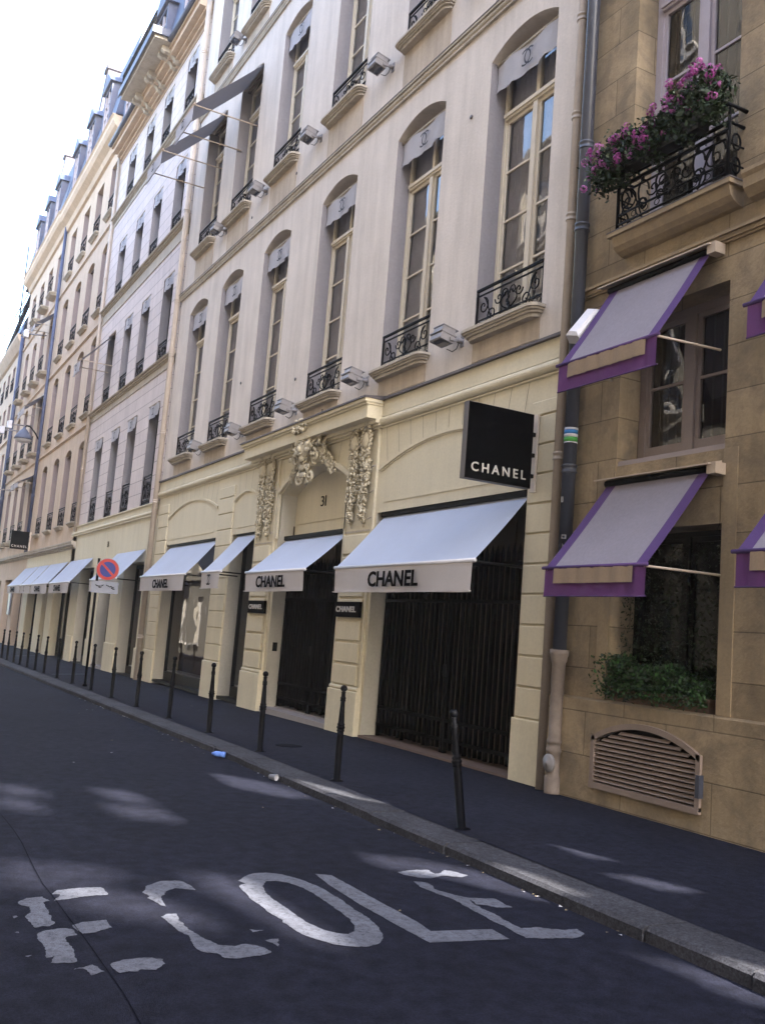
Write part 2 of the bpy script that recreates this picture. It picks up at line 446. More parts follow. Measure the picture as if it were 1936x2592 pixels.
# ------------------------------------------------------------ wall builder
def arch_z(x, x0, x1, z1, rise):
    if rise <= 0: return z1
    w = (x1 - x0) / 2; Rr = (w * w + rise * rise) / (2 * rise)
    dx = x - (x0 + x1) / 2
    return z1 + rise - Rr + math.sqrt(max(Rr * Rr - dx * dx, 0))
def wall(mb, x0, x1, z0, z1, holes, yf=0.0, depth=.35, side=1.0, jamb_index=None):
    """front sheet at yf with openings (x0,x1,z0,z1,rise) and reveals `depth` deep, side and top returns"""
    xs = sorted(set([x0, x1] + [h[0] for h in holes] + [h[1] for h in holes]))
    zs = sorted(set([z0, z1] + [h[2] for h in holes] + [h[3] + h[4] for h in holes]))
    for i in range(len(xs) - 1):
        for j in range(len(zs) - 1):
            cx, cz = (xs[i] + xs[i + 1]) / 2, (zs[j] + zs[j + 1]) / 2
            if any(h[0] < cx < h[1] and h[2] < cz < h[3] + h[4] for h in holes): continue
            mb.quad((xs[i], yf, zs[j]), (xs[i + 1], yf, zs[j]), (xs[i + 1], yf, zs[j + 1]), (xs[i], yf, zs[j + 1]))
    for h in holes:
        a, b, c, d, r = h[:5]; dp = h[5] if len(h) > 5 else depth
        if r > 0:
            n = 14
            for i in range(n):
                xa = a + (b - a) * i / n; xb = a + (b - a) * (i + 1) / n
                za, zb = arch_z(xa, a, b, d, r), arch_z(xb, a, b, d, r)
                if abs(d + r - za) > 1e-5 or abs(d + r - zb) > 1e-5:
                    mb.quad((xa, yf, za), (xb, yf, zb), (xb, yf, d + r), (xa, yf, d + r))
                mb.quad((xa, yf, za), (xa, yf + dp, za), (xb, yf + dp, zb), (xb, yf, zb))
        else:
            mb.quad((a, yf, d), (a, yf + dp, d), (b, yf + dp, d), (b, yf, d))
        o = mb.cur
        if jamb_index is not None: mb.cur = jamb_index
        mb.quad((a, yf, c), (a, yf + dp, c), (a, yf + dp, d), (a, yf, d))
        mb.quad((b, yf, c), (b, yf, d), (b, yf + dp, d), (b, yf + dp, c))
        mb.cur = o
        mb.quad((a, yf, c), (b, yf, c), (b, yf + dp, c), (a, yf + dp, c))
    if side:
        mb.quad((x0, yf, z0), (x0, yf, z1), (x0, yf + side, z1), (x0, yf + side, z0))
        mb.quad((x1, yf, z0), (x1, yf + side, z0), (x1, yf + side, z1), (x1, yf, z1))
        mb.quad((x0, yf, z1), (x1, yf, z1), (x1, yf + side, z1), (x0, yf + side, z1))
    return mb

def win_meshes(w, h, y, fm, gm, back, transom=None, rows=3, rise=0, toprows=1, lun=None, fr=.06, mul=.10):
    """window unit, local: x centred, z from 0, glass plane at y"""
    f = MB(); hw = w / 2
    f.box(-hw, -hw + fr, y - .03, y + .05, 0, h); f.box(hw - fr, hw, y - .03, y + .05, 0, h)
    f.box(-hw + fr, hw - fr, y - .03, y + .05, 0, fr * 1.3); f.box(-hw + fr, hw - fr, y - .03, y + .05, h - fr, h)
    tz = transom if transom else h - fr
    if transom:
        f.box(-hw + fr, hw - fr, y - .06, y + .05, tz - .05, tz + .04)
        f.box(-hw + fr, hw - fr, y - .085, y - .06, tz - .015, tz + .045)
        f.box(-mul * .4, mul * .4, y - .02, y + .05, tz + .04, h - fr)
    f.box(-mul / 2, mul / 2, y - .05, y + .05, fr * 1.3, tz - (.05 if transom else 0))
    st = .055
    for s_ in (-1, 1):   # casement stiles and rails
        xa, xb = (-hw + fr, -mul / 2) if s_ < 0 else (mul / 2, hw - fr)
        top = tz - (.05 if transom else 0)
        f.box(xa, xa + st, y - .015, y + .03, fr * 1.3, top); f.box(xb - st, xb, y - .015, y + .03, fr * 1.3, top)
        f.box(xa + st, xb - st, y - .015, y + .03, fr * 1.3, fr * 1.3 + .12)
        f.box(xa + st, xb - st, y - .015, y + .03, top - st, top)
        z_a, z_b = fr * 1.3 + .12, top - st
        for k in range(1, rows):
            zz = z_a + (z_b - z_a) * k / rows
            f.box(xa + st, xb - st, y - .01, y + .02, zz - .016, zz + .016)
    g = MB(); g.quad((-hw + fr, y + .012, .02), (hw - fr, y + .012, .02), (hw - fr, y + .012, h - .02), (-hw + fr, y + .012, h - .02))
    out = [('frame', f.mesh('window_frame', fm), None), ('pane', g.mesh('pane', gm), None)]
    if back is not None:
        c = MB(); k = 24
        for i in range(k):   # pleated
            xa = -hw + w * i / k; xb = -hw + w * (i + 1) / k
            ya = y + .075 + (.02 if i % 2 else -.02); yb = y + .075 + (.02 if (i + 1) % 2 else -.02)
            c.quad((xa, ya, 0), (xb, yb, 0), (xb, yb, h), (xa, ya, h))
        out.append(('curtain', c.mesh('curtain', back), None))
    if rise and lun is not None:
        l = MB(); n = 12; yy = y - .01
        for i in range(n):
            xa = -hw + w * i / n; xb = -hw + w * (i + 1) / n
            l.quad((xa, yy, h), (xb, yy, h), (xb, yy, arch_z(xb, -hw, hw, h, rise) + .02), (xa, yy, arch_z(xa, -hw, hw, h, rise) + .02))
        l.box(-hw, hw, y - .18, y - .10, h - .02, h + .03)
        out.append(('lunette', l.mesh('lunette', lun), None))
    return out
def put_window(parent, meshes, x, z, y=0.0, name='window'):
    p = wloc(parent)
    w_ = local(name, meshes[0][1], parent, Vector((x, y, z)) - p)
    for nm, me, _ in meshes[1:]:
        local(nm, me, w_)
    return w_

def railing_mb(w, h, y=0, style=0, ends=True):
    """wrought iron window guard, local: x centred, z from 0"""
    mb = MB(); hw = w / 2; r = .011
    mb.box(-hw, hw, y - .022, y + .022, h - .03, h)
    mb.box(-hw, hw, y - .01, y + .01, h - .115, h - .095)
    mb.box(-hw, hw, y - .01, y + .01, .14, .16); mb.box(-hw, hw, y - .01, y + .01, .02, .04)
    for sx in (-1, 1):
        mb.box(sx * (hw - .012) - .012, sx * (hw - .012) + .012, y - .012, y + .012, 0, h)
    def spiral(cx, cz, r0, turns, a0, d=1, r1=.012, n=16):
        return [(cx + (r0 + (r1 - r0) * i / n) * math.cos(a0 + d * turns * 2 * math.pi * i / n), y, cz + (r0 + (r1 - r0) * i / n) * math.sin(a0 + d * turns * 2 * math.pi * i / n)) for i in range(n + 1)]
    H = h - .13
    for sx in (-1, 1):
        # centre lyre
        p = spiral(sx * .105, H * .80, .085, 1.2, R(200 if sx > 0 else -20), -sx)
        mb.tube(p, r, 5)
        pts = [(sx * (.03 + .19 * math.sin(math.pi * t) * (1 - .25 * t)), y, .16 + (H * .86 - .16) * t) for t in [i / 10 for i in range(11)]]
        mb.tube(pts, r, 5)
        # side S scrolls
        mb.tube(spiral(sx * hw * .78, H * .70, hw * .17, 1.35, R(90), sx), r, 5)
        mb.tube(spiral(sx * hw * .50, H * .36, hw * .16, 1.35, R(-90), sx), r, 5)
        mb.tube([(sx * (hw * .78 - hw * .17 * math.sin(math.pi * t * .5) - hw * .11 * t), y, H * .70 + hw * .17 * math.cos(math.pi * t) - (H * .34) * t) for t in [i / 8 for i in range(9)]], r, 5)
        mb.tube(spiral(sx * hw * .30, H * .74, hw * .12, 1.2, R(180 if sx < 0 else 0), -sx), r, 5)
    for i in range(5):
        mb.blob((random.uniform(-.06, .06), y, H * (.35 + .1 * i)), .035, (1, .5, 1), 5, 3, .3)
    for i in range(9):
        xx = -hw + w * (i + .5) / 9
        mb.tube([(xx + .04 * math.cos(a), y, .09 + .035 * math.sin(a)) for a in [2 * math.pi * k / 8 for k in range(9)]], .006, 4, False)
    return mb

def moulding(mb, x0, x1, z0, prof):
    """prof list of (proud, height) steps stacked upward from z0"""
    z = z0
    for p, h in prof:
        mb.box(x0, x1, -p, .03, z, z + h); z += h
    return z
def cyl_strip(mb, x0, x1, y, z, r, n=8):
    prof = [(y - r * math.sin(math.pi * i / n), z + r * math.cos(math.pi * i / n)) for i in range(n + 1)] + [(y + .02, z - r), (y + .02, z + r)]
    mb.extrude_x(prof, x0, x1)
# ============================================================ GROUND
def sheet(mb, xs, ys, zf):
    for i in range(len(xs) - 1):
        for j in range(len(ys) - 1):
            mb.quad((xs[i], ys[j], zf(xs[i], ys[j])), (xs[i + 1], ys[j], zf(xs[i + 1], ys[j])), (xs[i + 1], ys[j + 1], zf(xs[i + 1], ys[j + 1])), (xs[i], ys[j + 1], zf(xs[i], ys[j + 1])))
XS = [-150, -110, -80, -60, -45, -35, -28, -22, -17, -13, -9, -5, 0, 6, 14, 30, 60]
mb = MB(); sheet(mb, [-150, -130, -112] + XS[2:] + [69], [-60, -30, -12, 12, 30, 60], lambda x, y: gz(max(x, -150)) - .75)
tag(part('ground', mb, M['road']), kind='structure')
def road_z(x, y): return gz(x) - .14 + .03 * (1 - ((y + 5.75) / 2.9) ** 2) * 0
mb = MB(); sheet(mb, XS, [-8.6, -7.6, -6.2, -5, -4, -2.86], road_z)
tag(part('road', mb, M['road']), kind='structure')
mb = MB(); sheet(mb, XS, [-2.52, -1.2, .98], lambda x, y: gz(x) - (.04 * min(-y, 2.5) / 2.5 if y < 0 else 0))
tag(part('pavement', mb, M['walk']), kind='structure')
mb = MB(); sheet(mb, XS, [-11.0, -8.95], lambda x, y: gz(x) - .02)
tag(part('pavement', mb, M['walk']), kind='structure')
# kerb stones
mb = MB(); x = -100.0
cuts = [-11.95, -10.63, -8.45, -7.1, -5.53, -4.74, -3.9]
xs = []
while x < 30:
    xs.append(x); x += random.uniform(1.1, 1.9)
xs = sorted([v for v in xs if v < -12.6 or v > -3.2] + cuts)
for a, b in zip(xs[:-1], xs[1:]):
    g_ = .008; za, zb = gz(a) - .045, gz(b) - .045
    dz = random.uniform(-.004, .004); dy = random.uniform(-.008, .008)
    y0, y1 = -2.90 + dy, -2.505
    v = [(a + g_, y1, za + dz), (b - g_, y1, zb + dz), (b - g_, y0 + .03, zb + dz), (a + g_, y0 + .03, za + dz),
         (b - g_, y0, zb + dz - .025), (a + g_, y0, za + dz - .025), (b - g_, y0 - .004, zb - .3), (a + g_, y0 - .004, za - .3), (b - g_, y1, zb - .3), (a + g_, y1, za - .3)]
    mb.add(v, [(0, 3, 2, 1), (3, 5, 4, 2), (5, 7, 6, 4), (0, 9, 7, 5, 3), (1, 2, 4, 6, 8)])
mb.box(-100, 30, -2.88, -2.51, -1.2, -.25)
tag(part('kerb', mb, M['granite']), kind='structure')
mb = MB()
for a, b in zip(XS[:-1], XS[1:]):
    mb.add([(a, -8.6, gz(a) - .02), (b, -8.6, gz(b) - .02), (b, -8.95, gz(b) - .018), (a, -8.95, gz(a) - .018), (a, -8.6, gz(a) - .3), (b, -8.6, gz(b) - .3)], [(0, 1, 2, 3), (4, 5, 1, 0)])
tag(part('kerb', mb, M['granite']), kind='structure')
# tar seam along the road
mb = MB(); px_ = None
for i in range(160):
    x = -60 + i * .4; y = -6.2 + .02 * math.sin(x * 2.1) + random.uniform(-.008, .008)
    if px_ is not None:
        mb.quad((px_[0], px_[1] - .002, road_z(px_[0], -6.2) + .004), (x, y - .002, road_z(x, -6.2) + .004), (x, y + .004, road_z(x, -6.2) + .004), (px_[0], px_[1] + .004, road_z(px_[0], -6.2) + .004))
    px_ = (x, y)
tag(part('tar_seam', mb, M['seam']), kind='structure')
ECOLE = {
 'E1': [
  [(-6.388,-6.433), (-6.483,-6.381), (-6.510,-6.280), (-6.401,-6.251), (-6.365,-6.295), (-5.952,-6.299), (-5.894,-6.327), (-5.907,-6.381), (-5.887,-6.427), (-6.113,-6.435), (-6.177,-6.395), (-6.301,-6.390), (-6.335,-6.430)],
  [(-6.542,-6.211), (-6.618,-6.165), (-6.647,-6.054), (-6.646,-5.873), (-6.458,-5.874), (-6.449,-6.033), (-6.387,-6.224), (-6.527,-6.163)],
  [(-5.885,-6.212), (-5.927,-6.146), (-5.935,-6.002), (-5.789,-6.004), (-5.768,-6.057), (-5.726,-6.114), (-5.726,-6.187), (-5.772,-6.211)],
  [(-5.780,-6.421), (-5.822,-6.372), (-5.839,-6.277), (-5.810,-6.230), (-5.709,-6.223), (-5.682,-6.287), (-5.277,-6.293), (-5.269,-6.333), (-5.292,-6.419), (-5.355,-6.411), (-5.392,-6.386), (-5.377,-6.437), (-5.514,-6.429)],
  [(-5.173,-6.346), (-5.210,-6.231), (-5.099,-6.204), (-5.065,-6.270), (-5.145,-6.274), (-5.176,-6.292)],
  [(-5.209,-6.145), (-5.253,-6.066), (-5.249,-5.959), (-5.207,-5.874), (-5.133,-5.880), (-5.085,-5.927), (-5.063,-5.959), (-5.089,-6.026), (-5.055,-6.047), (-5.076,-6.088), (-5.065,-6.133), (-5.129,-6.151)],
  [(-6.128,-6.500), (-6.139,-6.475), (-6.111,-6.476), (-6.092,-6.498)],
  [(-5.830,-6.534), (-5.845,-6.510), (-5.818,-6.514)],
  [(-5.426,-6.537), (-5.428,-6.509), (-5.401,-6.528)],
 ],
 'C': [
  [(-6.463,-5.648), (-6.622,-5.575), (-6.696,-5.501), (-6.721,-5.417), (-6.702,-5.323), (-6.607,-5.297), (-6.453,-5.286), (-6.474,-5.328), (-6.520,-5.422), (-6.467,-5.485), (-6.366,-5.541), (-6.240,-5.579), (-6.125,-5.584), (-6.165,-5.608), (-6.265,-5.630), (-6.335,-5.652), (-6.373,-5.626), (-6.436,-5.645)],
  [(-5.935,-5.671), (-5.977,-5.627), (-5.971,-5.575), (-5.899,-5.572), (-5.831,-5.596), (-5.660,-5.588), (-5.508,-5.567), (-5.353,-5.508), (-5.301,-5.434), (-5.334,-5.348), (-5.271,-5.296), (-5.150,-5.268), (-5.121,-5.319), (-5.115,-5.394), (-5.105,-5.488), (-5.138,-5.547), (-5.206,-5.559), (-5.242,-5.618), (-5.287,-5.648), (-5.416,-5.646), (-5.551,-5.625), (-5.634,-5.666), (-5.799,-5.660)],
  [(-5.562,-5.249), (-5.533,-5.154), (-5.518,-5.253)],
  [(-5.352,-5.231), (-5.375,-5.188), (-5.364,-5.142), (-5.240,-5.197), (-5.304,-5.207)],
 ],
 'O': [
  [(-6.617,-4.926), (-6.729,-4.843), (-6.799,-4.744), (-6.799,-4.646), (-6.726,-4.541), (-6.579,-4.468), (-6.369,-4.416), (-6.048,-4.402), (-5.776,-4.422), (-5.604,-4.421), (-5.443,-4.440), (-5.297,-4.482), (-5.192,-4.542), (-5.128,-4.611), (-5.104,-4.706), (-5.123,-4.778), (-5.188,-4.866), (-5.282,-4.922), (-5.402,-4.968), (-5.528,-4.984), (-5.656,-4.991), (-5.708,-4.980), (-5.821,-4.996), (-5.977,-4.997), (-6.195,-4.999), (-6.345,-4.987), (-6.500,-4.963), (-6.549,-4.899)],
  [(-6.467,-4.803), (-6.571,-4.738), (-6.566,-4.668), (-6.502,-4.599), (-6.354,-4.544), (-6.132,-4.526), (-5.873,-4.534), (-5.632,-4.541), (-5.479,-4.586), (-5.381,-4.636), (-5.344,-4.697), (-5.382,-4.762), (-5.471,-4.813), (-5.622,-4.849), (-5.788,-4.850), (-5.980,-4.855), (-6.164,-4.856), (-6.297,-4.848)],
 ],
 'L': [
  [(-6.696,-4.293), (-6.636,-4.187), (-5.963,-4.163), (-5.483,-4.146), (-5.270,-4.160), (-5.209,-3.740), (-5.006,-3.750), (-5.076,-4.286), (-5.340,-4.305), (-5.895,-4.331), (-6.396,-4.323)],
 ],
 'E2': [
  [(-6.624,-3.624), (-6.670,-3.442), (-6.647,-3.345), (-6.532,-3.353), (-6.533,-3.305), (-6.621,-3.201), (-6.557,-3.145), (-6.424,-3.112), (-6.373,-3.202), (-6.447,-3.264), (-6.458,-3.321), (-6.396,-3.452), (-6.439,-3.548), (-6.529,-3.617)],
  [(-6.358,-3.642), (-6.290,-3.548), (-6.131,-3.586), (-5.985,-3.547), (-5.871,-3.475), (-5.719,-3.533), (-5.491,-3.521), (-5.281,-3.532), (-5.170,-3.532), (-5.172,-3.420), (-5.077,-3.270), (-5.069,-3.163), (-4.981,-3.177), (-4.929,-3.252), (-4.915,-3.320), (-4.958,-3.491), (-4.999,-3.627), (-5.129,-3.630), (-5.398,-3.628), (-5.655,-3.619), (-5.909,-3.610), (-6.029,-3.650), (-6.194,-3.666)],
  [(-5.871,-3.475), (-5.818,-3.289), (-5.730,-3.291), (-5.602,-3.291), (-5.615,-3.403), (-5.679,-3.445), (-5.715,-3.514)],
 ],
}

def jag(poly, amp=.011, step=.012):
    out = []; ex = ey = 0.0
    n = len(poly)
    for i in range(n):
        a = Vector(poly[i]); b = Vector(poly[(i + 1) % n]); L_ = (b - a).length
        k = max(1, int(L_ / step))
        for j in range(k):
            p = a.lerp(b, j / k)
            ex = ex * .75 + random.uniform(-amp, amp) * .55; ey = ey * .75 + random.uniform(-amp, amp) * .55
            out.append((p.x + ex, p.y + ey))
    return out
mb = MB()
for key, polys in ECOLE.items():
    if key == 'O':
        loops = [[Vector((x, y, 0)) for x, y in jag(p, .007)] for p in polys]
        pts = [v for l in loops for v in l]
        mb.add([(p.x, p.y, -.136) for p in pts], [t for t in tessellate_polygon(loops)])
    else:
        for p in polys:
            l = [Vector((x, y, 0)) for x, y in jag(p, .010 if key != 'L' else .003)]
            mb.add([(q.x, q.y, -.136) for q in l], [t for t in tessellate_polygon([l])])
tag(part('road_lettering', mb, M['paint']), kind='structure')
# thin painted lines on the pavement by the far bollards, iron cover
mb = MB()
for (xa, ya, xb, yb) in [(-36.8, -.95, -36.95, -.7), (-29.2, -2.3, -30.1, -1.1), (-41.6, -1.6, -42.9, -.6)]:
    d = Vector((xb - xa, yb - ya)).normalized(); nrm = Vector((-d.y, d.x)) * .035
    z = gz(xa) - .02
    mb.quad((xa - nrm.x, ya - nrm.y, z), (xb - nrm.x, yb - nrm.y, z), (xb + nrm.x, yb + nrm.y, z), (xa + nrm.x, ya + nrm.y, z))
tag(part('pavement_marking', mb, M['paint']), kind='structure')
mb = MB()
mb.lathe([(.20, 0), (.20, .004), (.17, .006)], (-13.15, -1.75, gz(-13.15) - .028), 20)
tag(part('utility_cover', mb, M['seam']), 'small round dark cover set in the pavement behind the bollard row', 'manhole cover')

# ============================================================ CREAM BUILDING (number 31)
BX0, BX1 = -28.12, -9.36
b31 = empty('cream_building', (-18.7, 0, 0), 'pale plaster building with cream painted ground floor and carved doorway marked 31', 'building')
BAYS = [-10.86, -13.80, -17.03, -20.32, -23.38, -26.18]
WW = 1.62
holes = []
for x in BAYS:
    holes.append((x - WW / 2, x + WW / 2, 6.22, 10.58, .22))
    holes.append((x - WW / 2, x + WW / 2, 12.42, 16.28, .18))
    holes.append((x - WW / 2, x + WW / 2, 18.02, 21.3, .15))
mb = MB(); wall(mb, BX0, BX1, 5.73, 22.6, holes, 0, .38, 1.0, 1)
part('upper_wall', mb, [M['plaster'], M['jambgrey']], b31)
# ground floor openings
GO = [(-14.28, -10.12, -.6, 3.72, 0, .32), (-18.62, -15.47, -.6, 3.55, 0, .32), (-21.45, -19.92, -.6, 3.74, 0, .45), (-26.92, -22.64, -.6, 3.74, 0, .45)]
mb = MB()
# recessed tympanum over the main door: opening runs to the arch
G2 = [GO[0], (-18.62, -15.47, -.6, 4.44, .42, .36), GO[2], GO[3]]
wall(mb, BX0, BX1, -.9, 5.73, G2, 0, .45, 1.0, 1)
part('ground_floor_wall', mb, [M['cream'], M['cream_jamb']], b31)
mb = MB()   # tympanum panel and deep lower jambs of door
n = 14
mb.quad((-18.62, .36, 3.5), (-15.47, .36, 3.5), (-15.47, .36, 4.44), (-18.62, .36, 4.44))
for i in range(n):
    xa = -18.62 + 3.15 * i / n; xb = -18.62 + 3.15 * (i + 1) / n
    mb.quad((xa, .36, 4.44), (xb, .36, 4.44), (xb, .36, arch_z(xb, -18.62, -15.47, 4.44, .42)), (xa, .36, arch_z(xa, -18.62, -15.47, 4.44, .42)))
mb.box(-18.55, -15.6, .345, .37, 3.83, 3.855)
mb.quad((-18.62, .33, 3.5), (-18.62, .8, 3.5), (-15.47, .8, 3.5), (-15.47, .33, 3.5))
mb.quad((-18.62, .36, -.6), (-18.62, .8, -.6), (-18.62, .8, 3.5), (-18.62, .36, 3.5))
mb.quad((-15.47, .36, -.6), (-15.47, .36, 3.5), (-15.47, .8, 3.5), (-15.47, .8, -.6))
part('tympanum', mb, M['cream'], b31)
for ch_, dx_, w_ in (('3', 0, .15), ('1', .20, .045)):
    local('digit', text_mesh(ch_, w_, .21, M['ink'], .0), b31, Vector((-17.40 + dx_, .355, 4.13)) - wloc(b31))
# backing mass
mb = MB(); mb.box(BX0 + .02, BX1 - .02, .98, 12, -1, 22.4)
part('rear_wall', mb, M['inside'], b31)
# archivolts over bays
def arch_band(mb, x0, x1, z1, rise, w, p, n=20, yb=0.02, y0=None):
    yy = -p if y0 is None else y0
    pr = None
    for i in range(n + 1):
        x = x0 + (x1 - x0) * i / n; za = arch_z(x, x0, x1, z1, rise)
        cur = [(x, yb, za), (x, yy, za), (x, yy, za + w), (x, yb, za + w)]
        if pr: mb.add(pr + cur, [(0, 1, 5, 4), (1, 2, 6, 5), (2, 3, 7, 6)])
        pr = cur
for a_, b_, z_, r_ in ((-14.28, -10.08, 4.44, .36), (-21.45, -19.90, 4.52, .18), (-26.92, -22.66, 4.48, .36)):
    mb = MB(); arch_band(mb, a_, b_, z_, r_, .05, .035); arch_band(mb, a_ + .05, b_ - .05, z_ - .022, r_, .024, .018)
    part('archivolt', mb, M['cream'], b31)
mb = MB(); arch_band(mb, -18.70, -15.39, 4.44, .44, .10, .06); part('archivolt', mb, M['cream'], b31)
for a_, b_ in ((-18.72, -18.62), (-15.47, -15.40)):
    mb = MB(); mb.box(a_, b_, -.045, .02, 3.5, 4.44); part('door_moulding', mb, M['cream'], b31)
for a, b in [(-14.06, -10.3), (-21.25, -20.05), (-26.7, -22.85)]:
    mb = MB(); mb.box(a, b, -.012, .01, 3.885, 3.90); part('panel_bead', mb, M['cream'], b31)
# grooves of the voussoirs as flat strips, the groove shadow put into their grey
mb = MB()
def vous(mb, x0, x1, z1, rise, n, ztop, spread):
    for i in range(n + 1):
        t = i / n; x = x0 + (x1 - x0) * t
        zb = arch_z(x, x0, x1, z1, rise) + .07
        xt = x + (t - .5) * spread
        if zb > ztop - .05: continue
        mb = MB(); mb.add([(x - .006, -.0025, zb), (x + .006, -.0025, zb), (xt + .006, -.0025, ztop), (xt - .006, -.0025, ztop)], [(0, 1, 2, 3)])
        part('voussoir_joint', mb, JM, b31)
JM = mat('joint shadow grey', (.27, .235, .17), .9, .1, 3)
vous(mb, -14.05, -10.33, 4.46, .34, 10, 5.2, .25)
vous(mb, -21.2, -20.1, 4.56, .14, 3, 5.2, .2)
vous(mb, -26.5, -22.9, 4.52, .32, 10, 5.2, .25)
vous(mb, -18.5, -15.6, 4.50, .42, 7, 5.3, .4)
# pilasters of rusticated blocks
def blocks(mb, x0, x1, z0, z1, step=.39, p=.035, gap=.022, skip=()):
    z = z0
    while z < z1 - .05:
        zt = min(z + step, z1)
        if not any(s0 < (z + zt) / 2 < s1 for s0, s1 in skip):
            mb.bevbox(x0, x1, -p, .01, z + gap / 2, zt - gap / 2, .012)
        z = zt
mb = MB()
blocks(mb, -10.08, -9.52, .77, 4.88)
part('pilaster', mb, M['cream'], b31)
mb = MB(); mb.bevbox(-10.12, -9.50, -.055, .01, -.5, .765, .012); part('plinth', mb, M['cream'], b31)
for a, b in [(-15.45, -14.36), (-19.86, -18.76)]:
    mb = MB()
    blocks(mb, a + .10, b - .12, .77, 3.40, .375, .07, .045)
    mb.box(a + .02, b - .02, -.02, .01, .77, 5.2)
    mb.box(a, a + .06, -.045, .01, .77, 5.2); mb.box(b - .06, b, -.045, .01, .77, 5.2)
    part('pilaster', mb, M['cream'], b31)
    mb = MB(); mb.bevbox(a - .01, b + .01, -.10, .01, -.5, .70, .012); mb.bevbox(a + .01, b - .01, -.085, .01, .70, .77, .02)
    part('plinth', mb, M['cream'], b31)
for a, b in [(-22.60, -21.47), (-28.0, -26.96)]:
    mb = MB(); blocks(mb, a + .04, b - .04, .77, 4.95, .39, .03, .022)
    part('pilaster', mb, M['cream'], b31)
    mb = MB(); mb.bevbox(a, b, -.055, .01, -.6, .765, .015); part('plinth', mb, M['cream'], b31)
# band between ground floor and first floor
def gfband(mb, a, b, off=0):
    mb.box(a, b, -.03 - off, .03, 5.19, 5.215)
    cyl_strip(mb, a, b, -.02 - off, 5.30, .075)
    mb.box(a, b, -.055 - off, .03, 5.375, 5.42)
    mb.box(a, b, -.045 - off, .03, 5.42, 5.66)
for a_, b_ in ((BX0, -20.25), (-14.3, BX1)):
    mb = MB(); gfband(mb, a_, b_); part('band_course', mb, M['cream'], b31)
    mb = MB(); mb.extrude_x([(-.10, 5.66), (-.10, 5.70), (.0, 5.735), (.0, 5.66)], a_, b_); part('lead_drip', mb, M['lead'], b31)
mb = MB()   # projecting entablature over the door
mb.box(-20.25, -14.3, -.05, .03, 5.19, 5.23); mb.box(-20.25, -14.3, -.10, .03, 5.23, 5.27); mb.box(-20.25, -14.3, -.16, .03, 5.27, 5.33)
mb.box(-20.25, -14.3, -.34, .03, 5.33, 5.56); mb.box(-20.27, -14.28, -.37, .03, 5.56, 5.60); mb.box(-20.29, -14.26, -.41, .03, 5.60, 5.66)
part('entablature', mb, M['cream'], b31)
mb = MB(); mb.extrude_x([(-.44, 5.66), (-.44, 5.69), (.01, 5.745), (.01, 5.66)], -20.31, -14.24)
part('lead_drip', mb, M['lead'], b31)
# string courses
for z in (11.28, 17.12):
    mb = MB(); mb.box(BX0, BX1, -.05, .03, z, z + .05); cyl_strip(mb, BX0, BX1, -.03, z + .09, .05); mb.box(BX0, BX1, -.10, .03, z + .13, z + .17)
    part('string_course', mb, M['trim'], b31)
    mb = MB(); mb.extrude_x([(-.11, z + .17), (-.11, z + .185), (.01, z + .215), (.01, z + .17)], BX0, BX1)
    part('lead_drip', mb, M['lead'], b31)
mb = MB(); mb.extrude_x([(0, 22.0), (-.15, 22.1), (-.35, 22.4), (-.45, 22.5), (-.45, 22.65), (.02, 22.7)], BX0, BX1); part('cornice', mb, M['trim'], b31)
mb = MB(); mb.extrude_x([(-.2, 22.7), (.9, 25.2), (6, 27.2), (12, 25), (12, 22.4)], BX0, BX1); part('roof', mb, M['zinc'], b31)
for x, z in [(-18.45, 6.9), (-21.9, 7.5), (-16.9, 5.95), (-12.15, 9.9), (-22.3, 11.9), (-19.5, 11.95)]:
    mb = MB(); mb.lathe([(.035, 0), (.035, .015), (.02, .02)], (x, -.02, z), 8, 'y'); part('wall_fixing', mb, M['lead'], b31)
# windows
W1 = win_meshes(WW, 4.36, .33, M['winframe'], M['glass'], M['curtain'], transom=3.5, rows=4, rise=.22, lun=M['lunette'])
W2 = win_meshes(WW, 3.86, .33, M['winframe'], M['glass'], M['curtain'], transom=3.05, rows=4, rise=.18, lun=M['lunette'])
W3 = win_meshes(WW, 3.28, .33, M['winframe'], M['glass'], M['curtain'], transom=2.7, rows=4, rise=.15, lun=M['lunette'])
RAIL = railing_mb(1.60, .64).mesh('railing', M['iron'])
def sill_mesh(w, p=.2):
    mb = MB(); hw = w / 2
    def slab(e, z0, z1):
        pts = [(-hw - e, 0), (-hw - e, -p * .55 - e), (-hw - e + .06, -p * .9 - e), (-hw - e + .14, -p - e), (hw + e - .14, -p - e), (hw + e - .06, -p * .9 - e), (hw + e, -p * .55 - e), (hw + e, 0)]
        n = len(pts)
        mb.add([(x, y, z0) for x, y in pts] + [(x, y, z1) for x, y in pts], [tuple(range(n))[::-1], tuple(range(n, 2 * n))] + [(i, (i + 1) % n, n + (i + 1) % n, n + i) for i in range(n)])
    slab(.03, -.045, 0); slab(.005, -.075, -.045); slab(-.025, -.11, -.075); slab(-.06, -.16, -.11)
    return mb.mesh('window_sill', [M['trim']])
SILL = sill_mesh(1.74)
JAMB = MB()
for s_ in (-1, 1):
    JAMB.box(s_ * .81 - .02, s_ * .81 + .02, .12, .16, .0, 4.3)
for x in BAYS:
    for z0, zl in ((6.06, 5.76), (12.26, 11.5), (17.86, 17.36)):
        mb = MB(); mb.box(x - .80, x + .80, -.014, .01, zl, z0); part('sill_apron', mb, M['apron'], b31)
for x in BAYS:
    for z0, ws in ((6.22, W1), (12.42, W2), (18.02, W3)):
        w_ = put_window(b31, ws, x, z0)
        local('window_sill', SILL, b31, Vector((x, 0, z0 - .005)) - wloc(b31))
        local('railing', RAIL, b31, Vector((x, .02, z0 + .03)) - wloc(b31))

